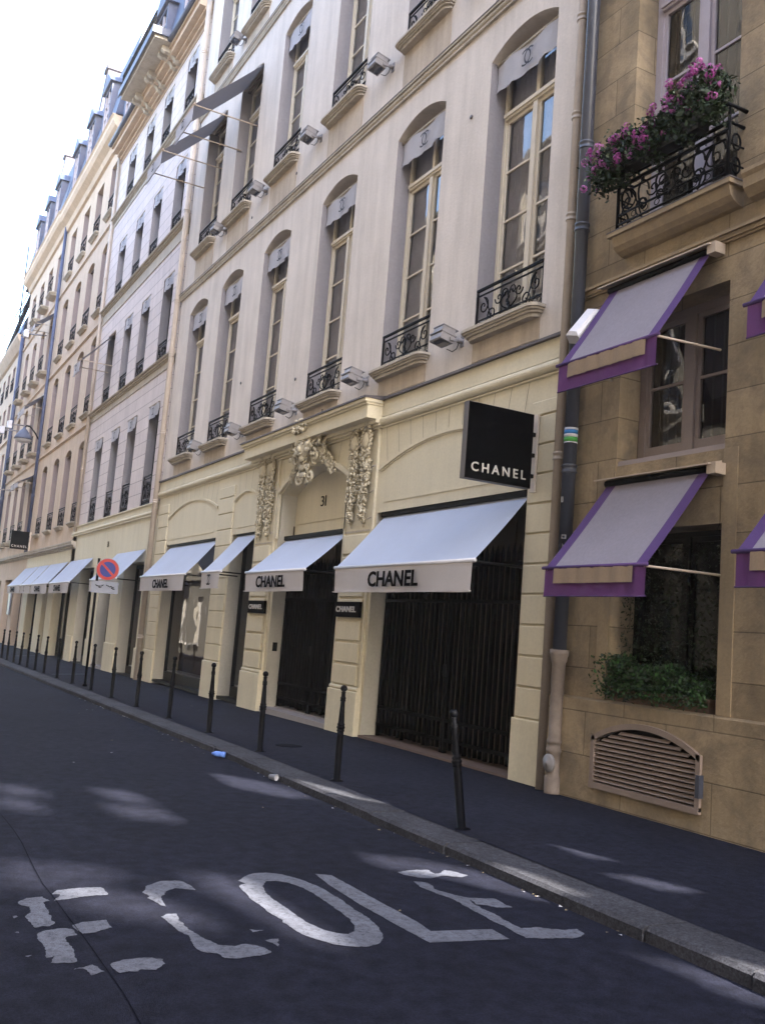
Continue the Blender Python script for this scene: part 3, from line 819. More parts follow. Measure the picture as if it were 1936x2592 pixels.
# ---------- shop fronts, door gates inside the ground floor
def gate(x0, x1, y, z0, z1, label, hinge=2):
    g_ = empty('barred_gate', ((x0 + x1) / 2, y, z0), label, 'gate')
    nleaf = hinge; wl = (x1 - x0) / nleaf
    for k in range(nleaf):
        a = x0 + wl * k + .01; b = a + wl - .02
        mb = MB()
        n = int((b - a) / .128)
        for i in range(n + 1):
            x = a + .03 + (b - a - .06) * i / n; r_ = .021 if i % 4 else .026
            mb.box(x - r_, x + r_, y - r_, y + r_, z0 + random.uniform(.02, .06), z1 - .05)
            mb.add([(x - r_, y - r_, z1 - .05), (x + r_, y - r_, z1 - .05), (x + r_, y + r_, z1 - .05), (x - r_, y + r_, z1 - .05), (x, y, z1 + .09)], [(0, 1, 4), (1, 2, 4), (2, 3, 4), (3, 0, 4)])
        part('gate_leaf', mb, M['blackgate'], g_)
        mb = MB()
        for zz in (.16, .44, z1 - z0 - .75, z1 - z0 - .22):
            mb.box(a, b, y - .035, y + .035, z0 + zz, z0 + zz + .05)
        for xx in (a, b - .05):
            mb.box(xx, xx + .05, y - .03, y + .03, z0, z1)
        part('gate_frame', mb, M['blackgate'], g_)
    mb = MB(); mb.box((x0 + x1) / 2 - .05, (x0 + x1) / 2 + .05, y - .06, y - .04, z0 + 1.1, z0 + 1.28); part('lock', mb, M['iron'], g_)
    return g_
gate(-14.24, -10.16, .29, .03, 2.98, 'wide black barred gate under the largest white awning')
gate(-18.58, -15.51, .30, .08, 2.98, 'narrower black barred gate in the doorway below the number 31')
for (a, b) in ((-14.28, -10.12), (-18.62, -15.47)):
    mb = MB(); mb.quad((a, .60, -.3), (b, .60, -.3), (b, .60, 3.8), (a, .60, 3.8))
    for k in range(5):
        xx = a + (b - a) * k / 4; mb.box(xx - .06, xx + .06, .57, .595, -.3, 3.8)
    for sx_ in (a, b):
        mb.box(sx_ - .01 if sx_ == a else sx_ - .012, sx_ + .012 if sx_ == a else sx_ + .01, .33, .62, -.3, 3.8)
    part('inner_door', mb, M['gateback'], b31)
mb = MB(); mb.box(-14.28, -10.14, -.04, .9, -.3, .022); part('threshold', mb, M['step2'], b31)
mb = MB(); mb.box(-18.60, -15.49, -.07, .9, -.3, .055); mb.box(-18.6, -15.49, .25, .9, .055, .075); part('threshold', mb, M['step'], b31)
mb = MB(); mb.box(-18.2, -18.06, .355, .37, 1.28, 1.42)
# intercom on the left jamb of the door
mb = MB(); mb.box(-18.62, -18.605, .10, .20, 1.18, 1.36); part('intercom', mb, M['iron'], b31)

def shopfront(parent, x0, x1, z0, z1, y, sillz=.38, inner=M['inside3'], mull=(), name='shop_window'):
    f = MB(); t = .06
    f.box(x0, x0 + t, y - .04, y + .04, z0, z1); f.box(x1 - t, x1, y - .04, y + .04, z0, z1)
    f.box(x0 + t, x1 - t, y - .04, y + .04, z1 - .12, z1); f.box(x0 + t, x1 - t, y - .04, y + .04, z0, z0 + .30)
    f.box(x0, x1, -.02, y - .04, z0, z0 + .07)
    for mx in mull: f.box(mx - .03, mx + .03, y - .04, y + .04, z0 + .3, z1 - .12)
    w_ = part(name, f, M['black'], parent)
    g_ = MB(); g_.quad((x0 + t, y, z0 + .3), (x1 - t, y, z0 + .3), (x1 - t, y, z1 - .12), (x0 + t, y, z1 - .12))
    part('pane', g_, M['shopglass'], w_)
    i_ = MB(); i_.box(x0 + .02, x1 - .02, y + .04, y + .40, z0 + .29, z0 + .33)
    part('display_ledge', i_, M['white'], w_)
    i_ = MB()
    yb = y + .50
    i_.quad((x0, yb, z0), (x1, yb, z0), (x1, yb, z1), (x0, yb, z1))
    i_.quad((x0, y, z0), (x0, yb, z0), (x0, yb, z1), (x0, y, z1)); i_.quad((x1, y, z0), (x1, y, z1), (x1, yb, z1), (x1, yb, z0))
    i_.quad((x0, y, z1), (x0, yb, z1), (x1, yb, z1), (x1, y, z1))
    part('display_lining', i_, inner, w_)
    return w_
shopfront(b31, -26.90, -22.66, -.08, 3.72, .33, inner=M['inside2'])
shopfront(b31, -21.43, -19.94, -.05, 3.72, .33, inner=M['inside'])
# mannequin in the shop window
def mannequin(x, y, z, label):
    e = empty('mannequin', (x, y, z), label, 'mannequin')
    b = MB()
    b.lathe([(.05, .95), (.10, 1.0), (.115, 1.1), (.085, 1.25), (.12, 1.42), (.13, 1.5), (.05, 1.56), (.035, 1.62), (.06, 1.66), (.075, 1.74), (.06, 1.84), (.02, 1.87)], (x, y, z), 12)
    for s_ in (-1, 1):
        b.tube([(x + s_ * .13, y, z + 1.47), (x + s_ * .18, y - .03, z + 1.2), (x + s_ * .15, y - .09, z + .95)], .035, 7, True, .022)
        b.tube([(x + s_ * .06, y, z + 1.0), (x + s_ * .07, y, z + .5), (x + s_ * .06, y, z + .02)], .065, 8, True, .035)
    part('figure', b, M['black'], e)
    b = MB(); b.lathe([(.15, 0), (.15, .012), (.02, .02)], (x, y, z), 14); part('base', b, M['lampgrey'], e)
mannequin(-24.05, .60, .26, 'black mannequin standing in the shop window left of the CC awning')

# carved garlands and mask
def carving_pilaster(x0, x1, seed):
    random.seed(seed)
    xm = [(x0 + .30), (x1 - .34)]
    for cx in xm:
        mb = MB()
        # cartouche
        for k in range(30):
            a = 2 * math.pi * k / 30
            mb.blob((cx + .17 * math.cos(a), -.10 - .02 * (k % 2), 5.02 + .20 * math.sin(a)), .036 - .008 * (k % 2), (1, .9, 1), 6, 4, .25)
        mb.blob((cx, -.10, 5.02), .13, (1, .55, 1.2), 9, 6, .05)
        for sx in (-1, 1):
            pts = [(cx + sx * (.14 + (.07 - .05 * i / 12) * math.cos(i * .55)), -.14, 5.26 + (.07 - .05 * i / 12) * math.sin(i * .55)) for i in range(13)]
            mb.tube(pts, .022, 6)
            pts = [(cx + sx * (.12 + (.06 - .045 * i / 12) * math.cos(i * .55)), -.12, 4.80 - (.06 - .045 * i / 12) * math.sin(i * .55)) for i in range(13)]
            mb.tube(pts, .02, 6)
        for k in range(6): mb.blob((cx + random.uniform(-.1, .1), -.14, 5.38 + random.uniform(-.06, .08)), .06, (1, .8, 1), 6, 4, .3)
        # garland of leaves and fruit
        z = 4.72
        while z > 3.62:
            w_ = .09 + .08 * abs(math.sin((4.72 - z) * 2.6 + .6)) if z > 3.85 else .05
            for k in range(13):
                xx = cx + random.uniform(-w_, w_) + .012 * math.sin(z * 9)
                mb.blob((xx, -.05 - random.uniform(0, .08), z + random.uniform(-.04, .04)), random.uniform(.012, .034), (1, 1, random.uniform(.6, 1.8)), 5, 4, .4)
            if random.random() < .5:
                s_ = random.choice((-1, 1))
                mb.tube([(cx, -.09, z), (cx + s_ * .1, -.12, z + .04), (cx + s_ * .17, -.07, z - .01)], .018, 5, True, .006)
            z -= .055
        mb.tube([(cx, -.03, 3.62), (cx - .03, -.04, 3.56), (cx + .01, -.04, 3.50)], .012, 5)
        part('carved_garland', mb, M['carve'], b31)
    for zz in (3.62, 4.08, 4.52):
        mb = MB(); mb.tube([(x1 - .16, -.06, zz), (x1 + .04, -.10, zz + .015)], .012, 5); part('carving_pin', mb, M['trim'], b31)
    mb = MB(); mb.box(x0 + .02, x1 - .02, -.035, .0, 3.42, 3.45); part('fillet', mb, M['trim'], b31)
carving_pilaster(-15.45, -14.36, 3); carving_pilaster(-19.86, -18.76, 5)
random.seed(11)
mb = MB(); cx = -17.03
def curl(mb, cx, y, cz, r0, turns, a0, d, tr, n=16, r1=.015):
    mb.tube([(cx + (r0 + (r1 - r0) * i / n) * math.cos(a0 + d * turns * 2 * math.pi * i / n), y - .02 * math.sin(i / n * 3), cz + (r0 + (r1 - r0) * i / n) * math.sin(a0 + d * turns * 2 * math.pi * i / n)) for i in range(n + 1)], tr, 6)
mb.blob((cx, -.26, 5.16), .15, (.85, .75, 1.25), 12, 8, .05)           # face
mb.blob((cx, -.38, 5.14), .045, (.8, 1, 1.4), 6, 4, .05)                # nose
for s_ in (-1, 1):
    mb.blob((cx + s_ * .075, -.35, 5.22), .03, (1.2, .7, .6), 6, 4, .1)
    mb.blob((cx + s_ * .07, -.35, 5.27), .035, (1.4, .8, .4), 6, 4, .1)
mb.blob((cx, -.35, 5.05), .04, (1.4, .7, .5), 6, 4, .1); mb.blob((cx, -.30, 4.97), .06, (1.2, .9, .9), 7, 5, .2)
for k in range(70):
    a = R(-30 + 240 * k / 69); q_ = random.uniform(.19, .29); mb.blob((cx + q_ * math.cos(a), -.25 - random.uniform(0, .08), 5.22 + (q_ + .04) * math.sin(a)), random.uniform(.025, .05), (1, .9, 1), 6, 4, .35)
for k in range(60): mb.blob((cx + random.gauss(0, .09), -.14 - random.uniform(0, .12), 4.80 + random.gauss(0, .09)), random.uniform(.02, .045), (1, .8, 1.3), 6, 4, .35)
for s_ in (-1, 1):
    curl(mb, cx + s_ * .42, -.22, 5.30, .15, 1.5, R(90), s_, .03); curl(mb, cx + s_ * .34, -.2, 4.98, .13, 1.5, R(-90), -s_, .026)
    curl(mb, cx + s_ * .20, -.2, 4.66, .13, 1.4, R(0 if s_ < 0 else 180), s_, .03); curl(mb, cx + s_ * .55, -.15, 5.05, .09, 1.4, R(60), s_, .022)
    for k in range(80):
        t = k / 80
        mb.blob((cx + s_ * (.40 + .38 * t + random.uniform(-.08, .08)), -.08 - random.uniform(0, .1) * (1 - t), 5.10 - .40 * t + random.uniform(-.09, .12)), random.uniform(.018, .045), (1, .8, 1.2), 5, 4, .4)
    for k in range(50):
        mb.blob((cx + s_ * (.34 + random.uniform(-.12, .24)), -.2 - random.uniform(-.05, .08), 5.28 + random.uniform(-.26, .24)), random.uniform(.018, .045), (1, .8, 1.2), 6, 4, .4)
for k in range(46): mb.blob((cx + random.uniform(-.26, .26), -.36 + random.uniform(-.06, .05), 5.52 + random.uniform(-.08, .14)), random.uniform(.025, .055), (1, .7, 1), 6, 4, .3)
mb.v = [(cx + (x - cx) * 1.28, y, 5.15 + (z - 5.15) * 1.12) for x, y, z in mb.v]
part('carved_mask', mb, M['carve'], b31)

# ============================================================ DOWNPIPES
def pipe(name, x, y, r, z0, z1, m_, label, collars=(), foot=None):
    e = empty(name, (x, y, z0), label, 'downpipe', 'downpipes on the facades')
    mb = MB(); mb.tube([(x, y, z0), (x, y, z1)], r, 14); part('pipe', mb, m_, e)
    for z in collars:
        mb = MB(); mb.lathe([(r + .003, -.05), (r + .014, -.045), (r + .014, -.03), (r + .005, -.025), (r + .005, .02), (r + .014, .025), (r + .014, .05), (r + .003, .055)], (x, y, z), 14)
        part('collar', mb, m_, e)
    return e
pb = pipe('beige_downpipe', -9.40, -.09, .062, -.02, 22.2, M['pipe_beige'], 'beige downpipe on the right edge of the number 31 building, beside the dark pipe', (4.05, 7.2, 10.0, 8.6))
pd = pipe('dark_downpipe', -9.13, -.13, .083, 1.62, 22.2, M['pipe_blue'], 'blue grey downpipe with stickers at the left edge of the brown stone building', (3.85, 6.95, 8.05, 11.0, 14.0))
mb = MB(); mb.lathe([(.115, 1.66), (.115, 1.60), (.10, 1.57), (.10, 1.53), (.08, 1.50), (.077, .62), (.093, .60), (.093, .57), (.08, .56), (.08, .52), (.095, .51), (.095, .47), (.08, .45), (.08, .20), (.098, .18), (.098, .02), (.09, -.06)][::-1], (-9.13, -.13, 0), 16)
part('cast_shoe', mb, M['pipe_pink'], pd)
mb = MB(); mb.lathe([(.105, 0), (.105, -.02), (.085, -.035), (.03, -.04), (.02, -.055)], (-9.11, -.205, .34), 20, 'y'); part('access_cap', mb, M['lampgrey'], pd)
for zz0, zz1, mm in ((4.335, 4.36, M['white']), (4.285, 4.333, M['st_blue']), (4.245, 4.283, M['white']), (4.185, 4.243, M['st_green']), (4.17, 4.183, M['white'])):
    mb = MB(); mb.lathe([(.0845, zz0), (.0845, zz1)], (-9.13, -.13, 0), 20); part('band_sticker', mb, mm, pd)
def sticker(mb, cx_, cy_, r, a0, a1, z0, z1, n=5):
    for i in range(n):
        a = a0 + (a1 - a0) * i / n; b = a0 + (a1 - a0) * (i + 1) / n
        mb.quad((cx_ + r * math.cos(a), cy_ + r * math.sin(a), z0), (cx_ + r * math.cos(b), cy_ + r * math.sin(b), z0), (cx_ + r * math.cos(b), cy_ + r * math.sin(b), z1), (cx_ + r * math.cos(a), cy_ + r * math.sin(a), z1))
mb = MB(); sticker(mb, -9.13, -.13, .0850, R(-110), R(-75), 3.43, 3.50)
sticker(mb, -9.13, -.13, .0852, R(-75), R(-35), 3.02, 3.035); sticker(mb, -9.13, -.13, .0852, R(-75), R(-35), 2.985, 2.995)
sticker(mb, -9.13, -.13, .0852, R(-75), R(-68), 2.985, 3.035); sticker(mb, -9.13, -.13, .0852, R(-42), R(-35), 2.985, 3.035)
sticker(mb, -9.13, -.13, .0852, R(-64), R(-60), 2.86, 2.93); sticker(mb, -9.13, -.13, .0852, R(-60), R(-48), 2.90, 2.91); sticker(mb, -9.13, -.13, .0852, R(-64), R(-45), 2.80, 2.815); sticker(mb, -9.13, -.13, .0852, R(-50), R(-45), 2.77, 2.815)
part('graffiti_sticker', mb, M['lampgrey'], pd)
pipe('beige_downpipe', -28.18, -.12, .085, -.15, 22.3, M['pipe_beige'], 'grey beige downpipe between the number 31 building and the jointed stone building', (1.1, 5.1, 7.2, 9.6, 11.3, 14.2, 16.8, 19.5))
pipe('grey_downpipe', -40.12, -.10, .07, 4.9, 21.2, M['pipe_beige'], 'grey downpipe between the jointed stone building and the warm limestone houses', (7.5, 10.2, 12.6, 15.6, 18.2))
pipe('blue_downpipe', -52.5, -.14, .085, 4.5, 22.4, M['pipe_far'], 'slate blue downpipe that carries the street lamp', (7.5, 9.8, 12.4, 16, 19.5))
pipe('blue_downpipe', -65.4, -.16, .12, 4.4, 20.0, M['pipe_far'], 'thick slate blue downpipe farthest down the street', (8.5, 12, 15.5))

# ============================================================ FLOODLIGHTS
def floodlight(x, z):
    e = empty('floodlight', (x, 0, z), 'x', 'floodlight', 'grey facade floodlights')
    Rm = Matrix.Rotation(R(-12), 4, 'X')
    b = MB()
    b.bevbox(-.19, .19, -.44, -.16, -.10, .03, .02); b.box(-.20, .20, -.46, -.13, .03, .055)
    b.bevbox(-.17, .15, -.42, -.15, .055, .17, .015); b.box(-.18, .16, -.43, -.10, .17, .185)
    b.v = [tuple(Rm @ Vector(v)) for v in b.v]
    local('housing', b.mesh('housing', M['lampgrey']), e)
    b = MB(); b.box(-.15, .15, -.40, -.2, -.108, -.101); b.v = [tuple(Rm @ Vector(v)) for v in b.v]
    local('lens', b.mesh('lens', M['darkglass']), e)
    b = MB(); b.box(.19, .22, -.26, -.01, -.02, .03); b.lathe([(.05, 0), (.05, -.10), (.03, -.12)], (.22, 0, .0), 10, 'y'); b.box(.17, .27, -.02, 0, -.1, .1)
    local('bracket', b.mesh('bracket', M['lampgrey']), e)
    b = MB(); b.tube([(.22, -.08, -.04), (.20, -.11, -.15), (.12, -.14, -.19), (.02, -.2, -.13)], .008, 5); local('cable', b.mesh('cable', M['iron']), e)
    for c_ in list(e.children): c_.scale = (.86, .86, .86)
    return e
fl = floodlight(-12.15, 6.17)
fl['label'] = 'grey box floodlight beside the sill, right of the second first-floor window from the downpipes'
ords = ['first', 'second', 'third', 'fourth', 'fifth', 'sixth']
for i, x in enumerate([-15.23, -18.42, -21.56, -24.5]):
    clone(fl, (x, 0, 6.17), 'grey box floodlight by the %s first-floor window from the downpipes, at sill height' % ords[i + 2])
for i, x in enumerate([-12.15, -15.23, -18.42, -21.56, -24.5]):
    clone(fl, (x, 0, 12.24), 'grey box floodlight by the %s second-floor window from the downpipes' % ords[i + 1])
clone(fl, (-24.5, 0, 17.86), 'grey box floodlight at the top, by the third-floor window nearest the jointed stone building')

# ============================================================ BANNERS IN THE WINDOWS
def banner_mesh(w, h, sag=.05):
    mb = MB(); n = 14; mrows = 5
    for i in range(n + 1):
        x = -w / 2 + w * i / n
        for j in range(mrows + 1):
            t = j / mrows
            z = -h * t - sag * t * math.sin(math.pi * (i / n)) * random.uniform(.6, 1.0) + (.03 * t * (i / n))
            y = .02 * math.sin(i * 1.9 + j * .7) * t + .015 * math.sin(i * .8 + 2)
            mb.v.append((x, y, z))
    for i in range(n):
        for j in range(mrows):
            a = i * (mrows + 1) + j
            mb.f.append([a, a + 1, a + mrows + 2, a + mrows + 1]); mb.mi.append(0); mb.sm.append(True)
    return mb.mesh('cloth', M['banner'])
def banner(x, z, w, h, label, y=.10, cloth=True):
    e = empty('window_banner', (x, y, z), label, 'banner', 'window banners with an interlocked emblem')
    local('cloth', BMESH[(w, h)], e)
    mb = MB(); mb.tube([(-w / 2, 0, .015), (w / 2, 0, .015)], .02, 8); local('rod', mb.mesh('rod', M['trim']), e)
    cc = cc_mb(h * .27, h * .065, -.028, .004, .02, -h * .56)
    o = local('emblem', cc.mesh('emblem', M['grey_ink']), e)
    return e
BMESH = {}
for key in [(1.58, .44), (1.2, .40), (1.4, .5)]:
    BMESH[key] = banner_mesh(*key)
for i, x in enumerate(BAYS):
    banner(x, 10.53, 1.58, .44, 'off-white banner with interlocked emblem atop the %s first-floor window from the downpipes' % ords[i])
banner(BAYS[3], 16.24, 1.58, .44, 'off-white banner atop the fourth second-floor window, right of the two grey awnings')
banner(BAYS[2], 16.24, 1.58, .44, 'off-white banner atop the third second-floor window from the downpipes')

# ============================================================ WHITE AWNINGS
def awning(x0, x1, ztop, zbot, yout, zval, label, word=None, tw=None, m1=None, m2=None, seams=2, cat='awning', group='white shop awnings', arms=True, name='shop_awning', ytop=.06, inkm=None, th=.22, tz=None, tx=None):
    m1 = m1 or M['awning']; m2 = m2 or M['valance']
    e = empty(name, ((x0 + x1) / 2, 0, zbot), label, cat, group)
    mb = MB(); n = 12; k = 4
    nx = max(6, int((x1 - x0) * 5))
    for i in range(nx + 1):
        x = x0 + (x1 - x0) * i / nx
        for j in range(n + 1):
            t = j / n
            mb.v.append((x, ytop + (yout - ytop) * t, ztop + (zbot - ztop) * t - .025 * math.sin(math.pi * t) + .007 * math.sin(i * .9 + t * 3) * math.sin(math.pi * t) + .004 * math.sin(i * 2.3 - t * 5) * t))
    for i in range(nx):
        for j in range(n):
            a = i * (n + 1) + j
            mb.f.append([a, a + 1, a + n + 2, a + n + 1]); mb.mi.append(0); mb.sm.append(True)
    part('canopy', mb, m1, e)
    for k in range(1, seams + 1):
        mb = MB(); x = x0 + (x1 - x0) * k / (seams + 1)
        for j in range(n):
            t, u = j / n, (j + 1) / n
            f_ = lambda q: (ytop + (yout - ytop) * q, ztop + (zbot - ztop) * q - .025 * math.sin(math.pi * q) + .006)
            mb.quad((x - .012, *f_(t)), (x + .012, *f_(t)), (x + .012, *f_(u)), (x - .012, *f_(u)))
        part('seam_tape', mb, m1, e)
    mb = MB(); mb.tube([(x0 - .03, yout, zbot), (x1 + .03, yout, zbot)], .028, 10); part('front_bar', mb, M['white'] if m1 == M['awning'] else M['hood'], e)
    mb = MB(); rows = 4
    for i in range(nx + 1):
        x = x0 + .01 + (x1 - x0 - .02) * i / nx
        for j in range(rows + 1):
            t = j / rows
            mb.v.append((x, yout - .012 + t * (.018 * math.sin(i * .55 + 1) + .009 * math.sin(i * 1.9)), zbot - .015 + (zval - zbot) * t + .006 * t * math.sin(i * .6)))
    for i in range(nx):
        for j in range(rows):
            a = i * (rows + 1) + j
            mb.f.append([a, a + 1, a + rows + 2, a + rows + 1]); mb.mi.append(0); mb.sm.append(True)
    vl = part('valance', mb, m2, e)
    mb = MB(); mb.box(x0 + .01, x1 - .01, yout - .034, yout - .006, zval - .012, zval + .004); part('valance_hem', mb, m2, vl)
    if word == 'CC':
        cc = cc_mb(.105, .03, yout - .045, .004, (x0 + x1) / 2 if tx is None else tx, (zbot + zval) / 2)
        part('lettering', cc, M['ink'], vl)
    elif word:
        tw = tw or 1.45
        me = text_mesh(word, tw, th, M['ink'] if inkm is None else inkm, .028, .003)
        cx_ = ((x0 + x1) / 2 - tw / 2) if tx is None else tx
        cz_ = (zbot + zval) / 2 - th / 2 - .01 if tz is None else tz
        local('lettering', me, vl, Vector((cx_, yout - .052, cz_)) - wloc(vl))
    if arms:
        for x in (x0 + .03, x1 - .03):
            mb = MB(); mb.tube([(x, yout + .01, zbot - .01), (x, .12, zbot - .01)], .018, 6); part('arm', mb, M['black'] if m1 == M['awning'] else M['hood'], e)
    mb = MB(); mb.box(x0 - .02, x1 + .02, .015, .13, ztop + .0, ztop + .085); part('cassette', mb, M['iron'] if m1 == M['awning'] else M['hood'], e)  # black on white awnings stands for the shadow strip above the canvas
    return e
awning(-14.14, -10.14, 3.64, 2.70, -.76, 2.31, 'largest white awning lettered CHANEL, over the wide barred gate beside the stone building', 'CHANEL', 1.48, th=.235, tx=-12.89, tz=2.375, seams=2)
awning(-18.30, -15.44, 3.45, 2.71, -.74, 2.34, 'white awning lettered CHANEL over the doorway below the number 31', 'CHANEL', 1.44, th=.225, tx=-17.59, tz=2.40, seams=1)
awning(-21.20, -19.93, 3.70, 2.78, -.72, 2.42, 'narrow white awning with interlocked black emblem, left of the carved doorway', 'CC', seams=0)
awning(-26.65, -22.58, 3.68, 2.77, -.70, 2.39, 'white awning lettered CHANEL over the shop window with the mannequin', 'CHANEL', 1.45, th=.23, tx=-25.2, tz=2.44, seams=2)
awning(-32.80, -29.13, 3.80, 2.76, -.80, 2.39, 'white awning partly hidden behind the round no parking sign', 'CHANEL', 1.4, th=.2, seams=1)
awning(-40.72, -36.53, 3.80, 2.74, -.76, 2.35, 'white awning lettered CHANEL just left of the no parking sign', 'CHANEL', 1.5, th=.24, seams=1)
awning(-45.50, -41.28, 3.79, 2.74, -.74, 2.34, 'white awning second to the left of the no parking sign', 'CHANEL', 1.5, th=.24, seams=1)
awning(-48.58, -45.68, 3.79, 2.73, -.74, 2.36, 'narrower white awning with emblem, second from the far end of the row', 'CC', seams=0)
awning(-52.95, -48.72, 3.79, 2.74, -.74, 2.37, 'last white awning at the far left end of the row', 'CHANEL', 1.5, th=.24, seams=1)
# grey awnings held out from the upper windows
def grey_awning(x0, x1, ztop, zbot, yout, zval, label):
    return awning(x0, x1, ztop, zbot, yout, zval, label, 'CC', m1=M['awn_grey'], m2=M['banner'], seams=0, cat='awning', group='grey awnings held out from upper windows', name='window_awning', ytop=.1)
grey_awning(-24.17, -22.60, 16.35, 14.54, -1.70, 14.12, 'grey awning extended from the second-floor window, nearer of the two')
grey_awning(-27.05, -25.48, 16.35, 14.56, -1.69, 14.15, 'grey awning extended from the second-floor window nearest the jointed stone building')
grey_awning(-38.40, -37.15, 12.70, 11.24, -1.19, 10.80, 'small grey awning extended from a second-floor window of the jointed stone building')
grey_awning(-55.20, -53.60, 17.9, 17.0, -.95, 16.7, 'small dark grey awning high on the farther limestone house beside the blue downpipe')
grey_awning(-56.2, -53.60, 13.3, 12.4, -.95, 12.0, 'dark grey awning over second-floor windows of the farther limestone house')
grey_awning(-56.3, -53.60, 8.85, 8.3, -.8, 8.0, 'dark grey awning above the street lamp level on the farther limestone house')
# ============================================================ SIGNS
def hang_sign(x, y0, y1, z0, z1, label, th=.10, tw=.84, thh=.12):
    e = empty('hanging_sign', (x, -.05, z0), label, 'sign', 'black hanging shop signs')
    mb = MB(); mb.box(x - th / 2, x + th / 2, y0, y1, z0, z1); part('panel_edge', mb, M['signedge'], e)
    mb = MB()
    mb.box(x + th / 2, x + th / 2 + .004, y0 + .006, y1 - .006, z0 + .006, z1 - .006)
    mb.box(x - th / 2 - .004, x - th / 2, y0 + .006, y1 - .006, z0 + .006, z1 - .006)
    part('panel_face', mb, M['signface'], e)
    me = text_mesh('CHANEL', tw, thh, M['signwhite'], .012, .006, 1.45)
    o = local('lettering', me, e, Vector((x + th / 2 + .009, (y0 + y1) / 2 - tw / 2, z0 + .10)) - wloc(e)); o.rotation_euler = (0, 0, R(90))
    for zz in (.18, .46, .74):
        zc = z0 + (z1 - z0) * zz
        mb = MB(); mb.box(x - .02, x + .02, y1, -.05, zc - .025, zc + .025); part('arm', mb, M['black'], e)
    mb = MB(); mb.box(x - .05, x + .05, -.075, -.05, z0 - .03, z1 + .02); mb.box(x - .045, x + .02, -.05, -.0, z0 - .03, z1 + .02)
    part('bracket', mb, M['bracket'], e)
    return e
hang_sign(-9.93, -1.16, -.14, 3.68, 4.66, 'large square black sign lettered CHANEL hanging above the largest white awning')
hang_sign(-52.3, -.98, -.10, 4.64, 5.58, 'distant square black sign lettered CHANEL hanging over the far awnings', tw=.76, thh=.12)
for a, b, lab in ((-15.39, -14.45, 'small black plate lettered CHANEL on the right pillar of the carved doorway'), (-19.68, -18.76, 'small black plate lettered CHANEL on the left pillar of the carved doorway')):
    e = empty('name_plate', (a, -.09, 1.94), lab, 'sign', 'black name plates on the doorway pillars')
    mb = MB(); mb.box(a, b, -.115, -.06, 1.935, 2.20); part('plate', mb, M['signface'], e)
    me = text_mesh('CHANEL', .76, .10, M['signwhite'], .03, .006)
    local('lettering', me, e, Vector((a + .07, -.123, 2.02)) - wloc(e))

# ============================================================ JOINTED STONE BUILDING (number 29)
AX0, AX1 = -40.08, -28.24
b29 = empty('jointed_stone_building', (-34, 0, 0), 'pale stone building with horizontal joints, small banners and a deep roof balcony', 'building')
holes = []; B29 = [(-29.92, 1.2), (-32.72, 1.2), (-35.15, 1.2), (-37.85, 1.25)]
for x, w in B29:
    for z0, z1 in ((5.16, 8.42), (9.86, 12.72), (14.2, 16.66), (18.44, 20.5)):
        holes.append((x - w / 2, x + w / 2, z0, z1, 0))
mb = MB(); wall(mb, AX0, AX1, 5.13, 21.6, holes, 0, .36, 1.0, 1)
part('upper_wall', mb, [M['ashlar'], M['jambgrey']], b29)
mb = MB()
GO29 = [(-31.55, -29.12, -.9, 3.35, 0, .45), (-34.95, -33.15, -.9, 3.05, 0, .40), (-38.55, -36.15, -.9, 3.35, 0, .45)]
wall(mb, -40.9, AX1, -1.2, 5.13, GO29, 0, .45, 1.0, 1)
mb.box(-40.86, AX1, -.05, .01, 4.86, 5.08); mb.box(-34.40, -34.39, -.005, .01, 3.2, 4.6); mb.box(-40.86, -40.84, -.004, .01, 0, 4.8)
part('ground_floor_wall', mb, [M['cream'], M['cream_jamb']], b29)
mb = MB(); mb.box(-40.9, AX1 - .0, -.10, .02, 5.08, 5.115); mb.box(-40.9, AX1, -.07, .02, 4.72, 4.76); cyl_strip(mb, -40.9, AX1, -.04, 4.815, .055)
part('band_course', mb, M['cream'], b29)
for a, b in ((-29.12, -28.3), (-33.10, -31.60), (-36.1, -35.0), (-39.7, -38.6)):
    mb = MB(); mb.bevbox(a, b, -.05, .01, -1, .74, .015); part('plinth', mb, M['cream'], b29)
mb = MB(); mb.box(AX0 + .02, AX1 - .02, .98, 12, -1, 21.4); part('rear_wall', mb, M['inside'], b29)
w29 = shopfront(b29, -31.53, -29.14, -.22, 3.33, .42, inner=M['inside2'])
shopfront(b29, -38.53, -36.17, -.28, 3.33, .42, inner=M['inside'])
mb = MB(); mb.box(-34.93, -33.17, .38, .46, -.3, 3.03); part('door', mb, M['black'], b29)
mb = MB(); mb.box(-34.95, -33.15, -.02, .38, -.6, -.10); part('door_step', mb, M['step'], b29)
for ch_, dx_, w_ in (('3', 0, .13), ('1', .17, .04)):
    local('digit', text_mesh(ch_, w_, .2, M['ink'], .01), b29, Vector((-34.4 + dx_, -.012, 4.02)) - wloc(b29))
for z, h in ((9.36, .42), (13.52, .62), (17.85, .38)):
    mb = MB(); moulding(mb, AX0, AX1, z, [(.03, .03), (.015, h - .22), (.05, .05), (.10, .06)]); mb.extrude_x([(-.16, z + h - .08), (-.18, z + h - .04), (0, z + h + .03), (0, z + h - .08)], AX0, AX1)
    part('string_course', mb, M['trim'], b29)
mb = MB(); mb.box(AX0, AX1, -.04, .02, 20.75, 20.8); mb.box(AX0, AX1, -.10, .02, 20.9, 21.0); mb.box(AX0, AX1, -.22, .02, 21.0, 21.1); mb.box(AX0, AX1, -.42, .02, 21.1, 21.28); mb.box(AX0, AX1, -.50, .02, 21.28, 21.36)
part('cornice', mb, M['orange'], b29)
for a_, b_ in ((AX0, -36.0), (-31.2, AX1)):
    mb = MB(); mb.tube([(a_, -.56, 21.42), (b_, -.56, 21.42)], .09, 8); part('gutter', mb, M['zinc'], b29)
